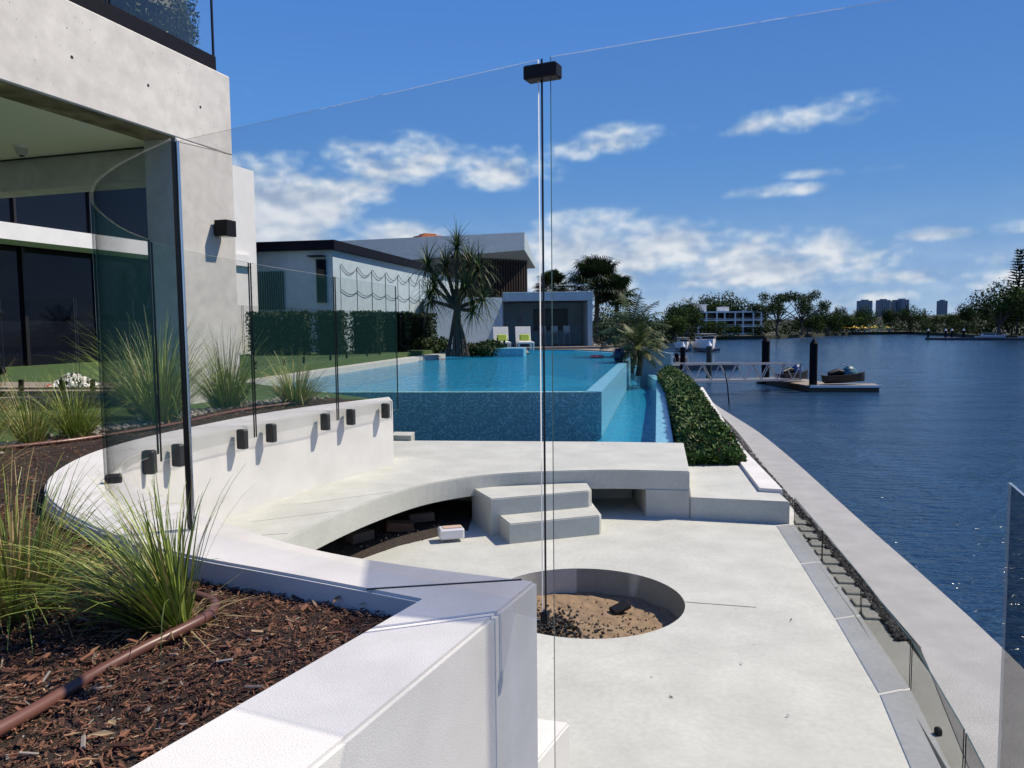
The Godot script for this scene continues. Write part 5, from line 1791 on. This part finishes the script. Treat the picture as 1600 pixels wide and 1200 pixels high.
# ---- plants
func clump(label: String, at: Vector3, blades: int, length: float, spread: float, straw: float, lean := Vector3.ZERO, wid := 0.006, dense := 0.06) -> void:
	var t := thing("grass_clump", label, "grass clump", at, 0, "strap-leaved grass clumps in the mulch")
	var b := MB.new()
	for i in blades:
		var a := rng.randf() * TAU
		var o := Vector3(cos(a), 0, sin(a))
		var p := o * dense * sqrt(rng.randf())
		var tilt := spread * pow(rng.randf(), 0.8)
		var v := (Vector3.UP * cos(tilt) + o * sin(tilt) + lean * rng.randf_range(0.3, 1.0)).normalized()
		var l := length * rng.randf_range(0.45, 1.1)
		var droop := rng.randf_range(0.06, 0.22)
		if rng.randf() < 0.06: droop *= 2.6
		var pts := PackedVector3Array([p])
		for k in 7:
			pts.append(pts[-1] + v * l / 7.0)
			v = (v + Vector3(0, -droop, 0) * (0.4 + k * 0.22) + o * 0.02 + rv(0.03)).normalized()
		for k in pts.size(): pts[k].y = maxf(pts[k].y, 0.006)
		var sd := v.cross(Vector3.UP)
		if sd.length() < 0.1: sd = Vector3.RIGHT
		sd = (sd.normalized() + rv(0.35)).normalized()
		var k2 := rng.randf()
		var cc := Color(0.040, 0.085, 0.013).lerp(Color(0.34, 0.42, 0.08), k2)
		if rng.randf() < straw: cc = Color(0.30, 0.24, 0.09).lerp(Color(0.42, 0.33, 0.14), rng.randf())
		b.col = cc
		b.ribbon(pts, sd, wid * rng.randf_range(0.7, 1.15), wid * 0.12)
	part(t, "blades", b.mesh(), M.blade)
	b = MB.new()
	for i in int(blades * 0.22):
		var a := rng.randf() * TAU
		var o := Vector3(cos(a), 0, sin(a))
		var l := length * rng.randf_range(0.15, 0.5)
		var p := o * dense * rng.randf_range(0.4, 1.4)
		var flatness := rng.randf_range(0.05, 0.9)
		var v := (o + Vector3.UP * flatness + rv(0.35)).normalized()
		var q1 := p + v * l * 0.5
		var q2 := q1 + (v + Vector3(0, -0.5, 0) + rv(0.3)).normalized() * l * 0.5
		q1.y = maxf(q1.y, 0.012)
		q2.y = maxf(q2.y, 0.008)
		b.col = Color(0.20, 0.13, 0.06).lerp(Color(0.42, 0.33, 0.16), rng.randf())
		b.ribbon(PackedVector3Array([p, q1, q2]), (v.cross(Vector3.UP) + rv(0.2)).normalized(), wid * 0.8, wid * 0.15)
	part(t, "dead_blades", b.mesh(), M.blade)


func plants() -> void:
	clump("big green grass clump in the foreground beside the brown pipe", Vector3(-0.86, 0.95, -1.87), 440, 0.43, 0.64, 0.10, Vector3(-0.85, 0, 0.12), 0.0078, 0.045)
	clump("straw-streaked grass clump at the left frame edge in front", Vector3(-1.30, 0.95, -1.95), 620, 0.44, 0.95, 0.36, Vector3(0.1, 0, 0.1), 0.0074, 0.08)
	clump("pale yellowing grass clump at the left frame edge by the lawn", Vector3(-3.55, 0.93, -5.0), 420, 0.66, 0.85, 0.35, Vector3(0.05, 0, 0), 0.007, 0.09)
	clump("grass clump with brown stalks left of the darker one by the gravel", Vector3(-3.20, 0.93, -5.07), 300, 0.52, 0.7, 0.28, Vector3.ZERO, 0.006, 0.06)
	clump("dark green grass clump by the gravel left of the bent glass", Vector3(-3.06, 0.93, -5.35), 420, 0.56, 0.85, 0.06, Vector3.ZERO, 0.006, 0.07)
	clump("tall grass clump on the lawn side behind the bent glass", Vector3(-3.55, 0.90, -7.3), 420, 0.86, 0.8, 0.15, Vector3.ZERO, 0.009, 0.1)
	clump("large grass clump seen through the bent glass", Vector3(-2.85, 0.93, -6.2), 520, 0.95, 0.75, 0.08, Vector3.ZERO, 0.009, 0.1)
	clump("large dark grass clump before the concrete column", Vector3(-2.72, 0.93, -7.3), 560, 0.80, 0.8, 0.05, Vector3.ZERO, 0.009, 0.11)
	clump("straw-tipped grass clump at the end of the mulch beside the pool", Vector3(-2.15, 0.93, -7.6), 560, 0.58, 0.85, 0.25, Vector3.ZERO, 0.008, 0.11)
	clump("small grass clump in the shade left of the hairpin wall", Vector3(-2.55, 0.94, -3.6), 160, 0.42, 0.8, 0.3, Vector3.ZERO, 0.006, 0.05)
	# screw pine by the pool
	var base := Vector3(-1.95, 0.75, -27.6)
	var t := thing("screw_pine", "screw pine with stilt roots and strappy leaf heads beside the pool", "palm", base)
	var b := MB.new()
	b.tube(PackedVector3Array([Vector3(0, 0.7, 0), Vector3(0.02, 1.5, 0), Vector3(0.0, 2.3, 0)]), [0.15, 0.13, 0.12], 8)
	var heads := [Vector3(0.05, 3.75, 0.1), Vector3(-1.0, 3.1, 0.1), Vector3(0.8, 2.95, 0.2), Vector3(-0.4, 3.1, -0.4), Vector3(0.95, 1.95, 0.1), Vector3(-0.75, 2.3, 0.4), Vector3(0.35, 2.3, 0.5), Vector3(0.45, 3.2, -0.3), Vector3(-0.95, 1.9, -0.2), Vector3(0.6, 1.5, 0.5)]
	for h in heads:
		b.tube(PackedVector3Array([Vector3(0, 1.6, 0), Vector3(h.x * 0.45, lerpf(1.6, h.y, 0.5), h.z * 0.4), h]), [0.09, 0.075, 0.07], 6)
	part(t, "trunk", b.mesh(), M.bark)
	for i in 26:
		var a := TAU * i / 26.0 + rng.randf() * 0.2
		var r := rng.randf_range(0.18, 0.46)
		b = MB.new()
		b.tube(PackedVector3Array([Vector3(cos(a) * r, -0.1, sin(a) * r), Vector3(cos(a) * r * 0.6, 0.65, sin(a) * r * 0.6), Vector3(cos(a) * 0.08, rng.randf_range(1.0, 1.7), sin(a) * 0.08)]), [0.032, 0.035, 0.03], 5)
		part(t, "stilt_root", b.mesh(), M.bark)
	for h in heads:
		b = MB.new()
		for i in 84:
			var a := TAU * i * 0.618
			var up := lerpf(1.45, -0.75, pow(i / 84.0, 0.9)) + rng.randf_range(-0.12, 0.12)
			var v := Vector3(cos(a) * cos(up), sin(up), sin(a) * cos(up))
			var l := rng.randf_range(0.85, 1.3)
			var pts := PackedVector3Array([h])
			for k in 6:
				pts.append(pts[-1] + v * l / 6.0)
				v = (v + Vector3(0, -0.10 - 0.07 * k, 0)).normalized()
			var k3 := rng.randf()
			b.col = Color(0.022, 0.045, 0.015).lerp(Color(0.11, 0.15, 0.045), k3 * k3)
			if i > 78: b.col = Color(0.16, 0.12, 0.07)
			b.ribbon(pts, Vector3(-sin(a), 0, cos(a)), 0.055, 0.006)
		part(t, "leaf_head", b.mesh(), M.leaf)
	# low planting around it
	var dark := Color(0.012, 0.028, 0.009)
	var k := 0
	for q in [[-0.95, 0.7, -29.2, 0.7, 0.32, "low dark shrub right of the screw pine's roots"], [-3.0, 0.7, -29.0, 0.6, 0.4, "low dark shrub left of the screw pine's roots"], [5.3, 0.6, -38.0, 1.3, 1.4, "pale-flowered broadleaf shrub right of the cabana"], [6.6, 0.2, -41.0, 1.8, 1.6, "large dark shrub behind the feather palm"], [5.2, 0.2, -33.0, 0.9, 0.9, "glossy shrub between the cabana and the feather palm"], [9.2, -0.9, -62.0, 3.0, 3.0, "dark bushy tree at the river bend left of the boats"], [6.5, 0.0, -52.0, 2.2, 2.2, "dark bushy tree left of the feather palm"]]:
		var s := thing("shrub", q[5], "shrub", Vector3(q[0], q[1], q[2]), 0, "")
		b = MB.new()
		for i in 5:
			leaf_cloud(b, Vector3(rng.randfn(0, 0.4) * float(q[3]), float(q[4]) * rng.randf_range(0.35, 0.9), rng.randfn(0, 0.35) * float(q[3])), Vector3(q[3], q[4], q[3]) * 0.62, 420, 0.10 + float(q[3]) * 0.035, dark, Color(0.07, 0.11, 0.03) if k != 2 else Color(0.25, 0.28, 0.16), 0.6)
		part(s, "foliage", b.mesh(), M.gloss_leaf)
		b = MB.new()
		b.tube(PackedVector3Array([Vector3(0, -0.3, 0), Vector3(0.03, float(q[4]) * 0.6, 0)]), [0.06, 0.03], 5)
		part(s, "stem", b.mesh(), M.bark)
		k += 1
	t = thing("fan_palm", "big round-headed fan palm behind the cabana", "palm", Vector3(5.3, 0.6, -48))
	fan_palm(t, 3.6, 2.15, 120)
	t = thing("fan_palm", "smaller fan palm left of the big one behind the cabana", "palm", Vector3(2.7, 0.6, -50))
	fan_palm(t, 3.5, 1.35, 70)
	t = thing("fan_palm", "fan palm half hidden right behind the big one", "palm", Vector3(6.4, 0.6, -47))
	fan_palm(t, 2.9, 1.5, 70)
	t = thing("feather_palm", "feather palm with yellowish fronds beside the white end wall", "palm", Vector3(3.85, 0.35, -23.3))
	palm(t, 0.65, 30, 0.95, 0.10, Color(0.02, 0.040, 0.012), Color(0.13, 0.15, 0.035), 14, 0.05)
	t = thing("feather_palm", "second feather palm with greener fronds behind the white end wall", "palm", Vector3(4.3, 0.5, -27.5))
	palm(t, 1.0, 30, 1.5, 0.11, Color(0.015, 0.035, 0.010), Color(0.06, 0.095, 0.028), 14, 0.06)
	# clipped hedge blocks along the neighbour's wall
	var says := ["leftmost clipped hedge block along the white wall", "second clipped hedge block along the white wall", "third clipped hedge block along the white wall", "fourth clipped hedge block along the white wall", "fifth clipped hedge block along the white wall", "last clipped hedge block, nearest the screw pine"]
	var hb := [[-7.9, -24.8, 0.9], [-6.9, -24.7, 0.8], [-5.75, -24.6, 0.85], [-4.75, -25.3, 0.9], [-4.15, -27.0, 1.1], [-3.5, -29.5, 1.1]]
	for i in hb.size():
		t = thing("hedge_block", says[i], "hedge", Vector3(hb[i][0], 0.86, hb[i][1]), 0, "clipped hedge blocks along the neighbour's wall")
		b = MB.new()
		var w: float = hb[i][2]
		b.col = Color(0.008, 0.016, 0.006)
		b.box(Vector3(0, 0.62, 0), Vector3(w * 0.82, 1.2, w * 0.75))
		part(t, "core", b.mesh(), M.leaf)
		b = MB.new()
		for j in 1500:
			var p := Vector3(rng.randf_range(-0.5, 0.5) * w, rng.randf_range(0.05, 1.32), rng.randf_range(-0.5, 0.5) * w)
			match rng.randi() % 3:
				0: p.x = (0.5 if p.x > 0 else -0.5) * w
				1: p.z = (0.5 if p.z > 0 else -0.5) * w
				2: p.y = 1.3
			var k4 := rng.randf()
			b.col = Color(0.012, 0.028, 0.009).lerp(Color(0.05, 0.085, 0.022), k4 * k4)
			var dd := ball().normalized()
			b.leaf(p + rv(0.05), dd, dd.cross(rv()).normalized(), 0.10, 0.06)
		part(t, "foliage", b.mesh(), M.leaf)


func hedge() -> void:
	var t := thing("hedge", "glossy dark green hedge between the pool channel and the white coping", "hedge", Vector3(2.6, 0.2, -12))
	var lft := v2([1.86, -8.15, 2.30, -10.5, 2.85, -13.6, 3.45, -17.0, 4.1, -21.5])
	var rgt := v2([2.50, -8.15, 2.82, -10.2, 3.40, -13.2, 4.15, -17.2, 4.8, -22.0])
	var soil := lft.duplicate()
	var rr := rgt.duplicate()
	rr.reverse()
	soil.append_array(rr)
	var b := MB.new()
	b.prism(soil, -0.5, 0.2)
	struct("hedge_soil", b.mesh(), M.soil)
	var at := []
	var tint := []
	var f := FastNoiseLite.new()
	f.seed = 12
	f.frequency = 1.6
	for i in 15000:
		var s := pow(rng.randf(), 1.25) * 4.0
		var k := mini(int(s), 3)
		var w := rng.randf()
		var p := lft[k].lerp(lft[k + 1], s - k).lerp(rgt[k].lerp(rgt[k + 1], s - k), w * 1.04 - 0.04)
		var prof := sqrt(maxf(0.0, 1.0 - pow(absf(w * 2.0 - 1.0), 3.0))) * minf(1.0, 0.35 + s * 1.6)
		var h := 0.18 + (0.30 + 0.10 * f.get_noise_2d(p.x * 1.5, p.y * 1.5)) * prof
		h -= rng.randf() * rng.randf() * 0.13
		var sz := rng.randf_range(0.032, 0.085)
		var up := Vector3((w - 0.5) * 1.3, 1.0, 0.45).normalized() + rv(0.75)
		var y := up.normalized()
		var x := y.cross(rv()).normalized()
		at.append(Transform3D(Basis(x, y, x.cross(y)).scaled_local(Vector3.ONE * sz), Vector3(p.x, h, p.y)))
		var q := rng.randf()
		tint.append(Color(0.014, 0.040, 0.010).lerp(Color(0.15, 0.25, 0.06), q * q) if rng.randf() > 0.03 else Color(0.20, 0.13, 0.05))
	b = MB.new()
	for i in 3:
		var a := TAU * i / 3.0
		var d := Vector3(cos(a), 0.35, sin(a)).normalized()
		b.leaf(Vector3.ZERO, d, d.cross(Vector3.UP).normalized(), 1.0, 0.62)
	var o := scatter(t, "leaves", b.mesh(), M.gloss_leaf, at, tint)
	o.position = -t.position
	b = MB.new()
	for i in 60:
		var s := rng.randf() * 4.0
		var k := mini(int(s), 3)
		var p := lft[k].lerp(lft[k + 1], s - k).lerp(rgt[k].lerp(rgt[k + 1], s - k), rng.randf_range(0.2, 0.8))
		b.tube(PackedVector3Array([Vector3(p.x, 0.15, p.y), Vector3(p.x + rng.randfn(0, 0.05), 0.40, p.y)]), [0.012], 4)
	wpart(t, "stems", b.mesh(), M.bark)


# ---- small things close to the camera
func near_bits() -> void:
	var pts := PackedVector3Array()
	for p in smooth(v2([-1.02, -1.05, -0.96, -1.25, -0.925, -1.40, -0.895, -1.57, -0.85, -1.70, -0.80, -1.80, -0.772, -1.88, -0.785, -1.96, -0.83, -2.01, -0.90, -2.06]), 6):
		pts.append(Vector3(p.x, 0.978 + 0.005 * sin(p.y * 9.0), p.y))
	pts[-1].y = 0.93
	var b := MB.new()
	b.tube(pts, [0.0135], 14)
	var t := thing("irrigation_pipe", "brown irrigation pipe bending through the mulch in front", "pipe", Vector3(-0.88, 0.95, -1.6))
	wpart(t, "pipe", b.mesh(), M.pipe)
	b = MB.new()
	var ring := PackedVector3Array()
	for i in 15: ring.append(Vector3(-0.772, 0.972, -1.89) + Vector3(cos(i * TAU / 14.0) * 0.019, sin(i * TAU / 14.0) * 0.019, 0.004 * sin(i * 1.3)))
	b.tube(ring, [0.0012], 4, false)
	wpart(t, "wire_tie", b.mesh(), M.alu)
	pts = PackedVector3Array()
	for p in smooth(v2([-3.6, -4.35, -3.1, -4.85, -2.85, -5.2, -2.6, -5.9, -2.45, -6.8, -2.1, -7.5]), 6): pts.append(Vector3(p.x, 0.975, p.y))
	b = MB.new()
	b.tube(pts, [0.014], 8)
	single("irrigation_pipe", b.mesh(), M.pipe, "second brown pipe lying along the back of the mulch", "pipe")
	# dry leaves and straw on the mulch
	b = MB.new()
	b.leaf(Vector3.ZERO, Vector3(1, 0.1, 0).normalized(), Vector3(0, 0.1, 1).normalized(), 1.0, 0.3)
	var at := []
	var tint := []
	for i in 110:
		var x := rng.randf_range(-1.4, -0.4)
		var z := rng.randf_range(-2.0, -1.0)
		if x > -0.42 - (z + 1.88) * 0.5: continue
		var l := rng.randf_range(0.018, 0.05)
		at.append(Transform3D(Basis.from_euler(Vector3(rng.randfn(0, 0.2), rng.randf() * TAU, rng.randfn(0, 0.2))).scaled_local(Vector3(l, l, l * rng.randf_range(0.3, 1.2))), Vector3(x, 0.972 + rng.randf() * 0.012, z)))
		tint.append(Color(0.36, 0.27, 0.16).lerp(Color(0.22, 0.12, 0.06), rng.randf()))
	tag(scatter(self, "leaf_litter", b.mesh(), M.leaf, at, tint), "dry leaves and straw scattered on the mulch", "leaf litter")
	at = []
	tint = []
	for i in 130:
		var x := rng.randf_range(-1.0, 2.1)
		var z := rng.randf_range(-6.4, -2.2)
		var y := 0.003
		if i > 90:
			x = rng.randf_range(-1.0, 1.5)
			z = rng.randf_range(-8.3, -6.9)
			y = 0.418
		if Vector2(x - 0.44, z + 4.67).length() < 0.64 or (y < 0.1 and (x > 2.45 + z * 0.16 + 0.5 or z < -5.8 or x < -0.3)): continue
		var l := rng.randf_range(0.004, 0.016) if i % 9 else 0.03
		at.append(Transform3D(Basis.from_euler(Vector3(rng.randfn(0, 0.15), rng.randf() * TAU, rng.randfn(0, 0.15))).scaled_local(Vector3(l, l, l * rng.randf_range(0.5, 1.3))), Vector3(x, y, z)))
		tint.append(Color(0.16, 0.12, 0.08).lerp(Color(0.07, 0.06, 0.05), rng.randf()))
	tag(scatter(self, "leaf_litter", b.mesh(), M.leaf, at, tint), "tiny leaf bits and specks strewn over the pale terrace", "leaf litter")
	# black and white towel on the path
	t = thing("towel", "crumpled black and white towel lying on the path by the lawn fence", "towel", Vector3(-5.92, 0.95, -10.35))
	var f := FastNoiseLite.new()
	f.frequency = 3.5
	for part_no in 3:
		b = MB.new()
		for i in 26:
			for k in 14:
				var cell := absf(f.get_noise_2d(i * 0.35 + 40, k * 0.5)) < 0.13
				var which := 2 if i < 3 and k > 8 else (1 if cell or (i + k < 7) else 0)
				if which != part_no: continue
				var q := []
				for m in [[0, 0], [0, 1], [1, 1], [1, 0]]:
					var x: float = (i + m[0]) / 26.0
					var z: float = (k + m[1]) / 14.0
					var hh := 0.17 * sin(PI * x) * sin(PI * z) + 0.035 * f.get_noise_2d(x * 3.0, z * 3.0) + 0.012
					q.append(Vector3((x - 0.5) * 0.62, maxf(0.004, hh), (z - 0.5) * 0.34))
				b.quad(q[0], q[1], q[2], q[3])
		part(t, ["white_cloth", "black_cloth", "red_corner"][part_no], b.mesh(), [M.white, M.black, flat(0.45, 0.07, 0.04)][part_no])
	# unseen tinted panel out of view, placed to shade the near wall corner
	t = thing("unseen_shade_panel", "unseen tinted panel on a post, out of view, placed to shade the planter wall corner", "shade panel", Vector3(2.22, 0, -2.46))
	b = MB.new()
	b.prism(v2([1.563, -2.253, 1.273, -2.331, 1.203, -2.853, 2.113, -2.853, 2.276, -2.485]), 3.20, 3.24, true)
	wpart(t, "panel", b.mesh(), M.shade)
	b = MB.new()
	b.tube(PackedVector3Array([Vector3(2.22, 0, -2.46), Vector3(2.22, 3.2, -2.46)]), [0.02], 8)
	wpart(t, "post", b.mesh(), M.white)
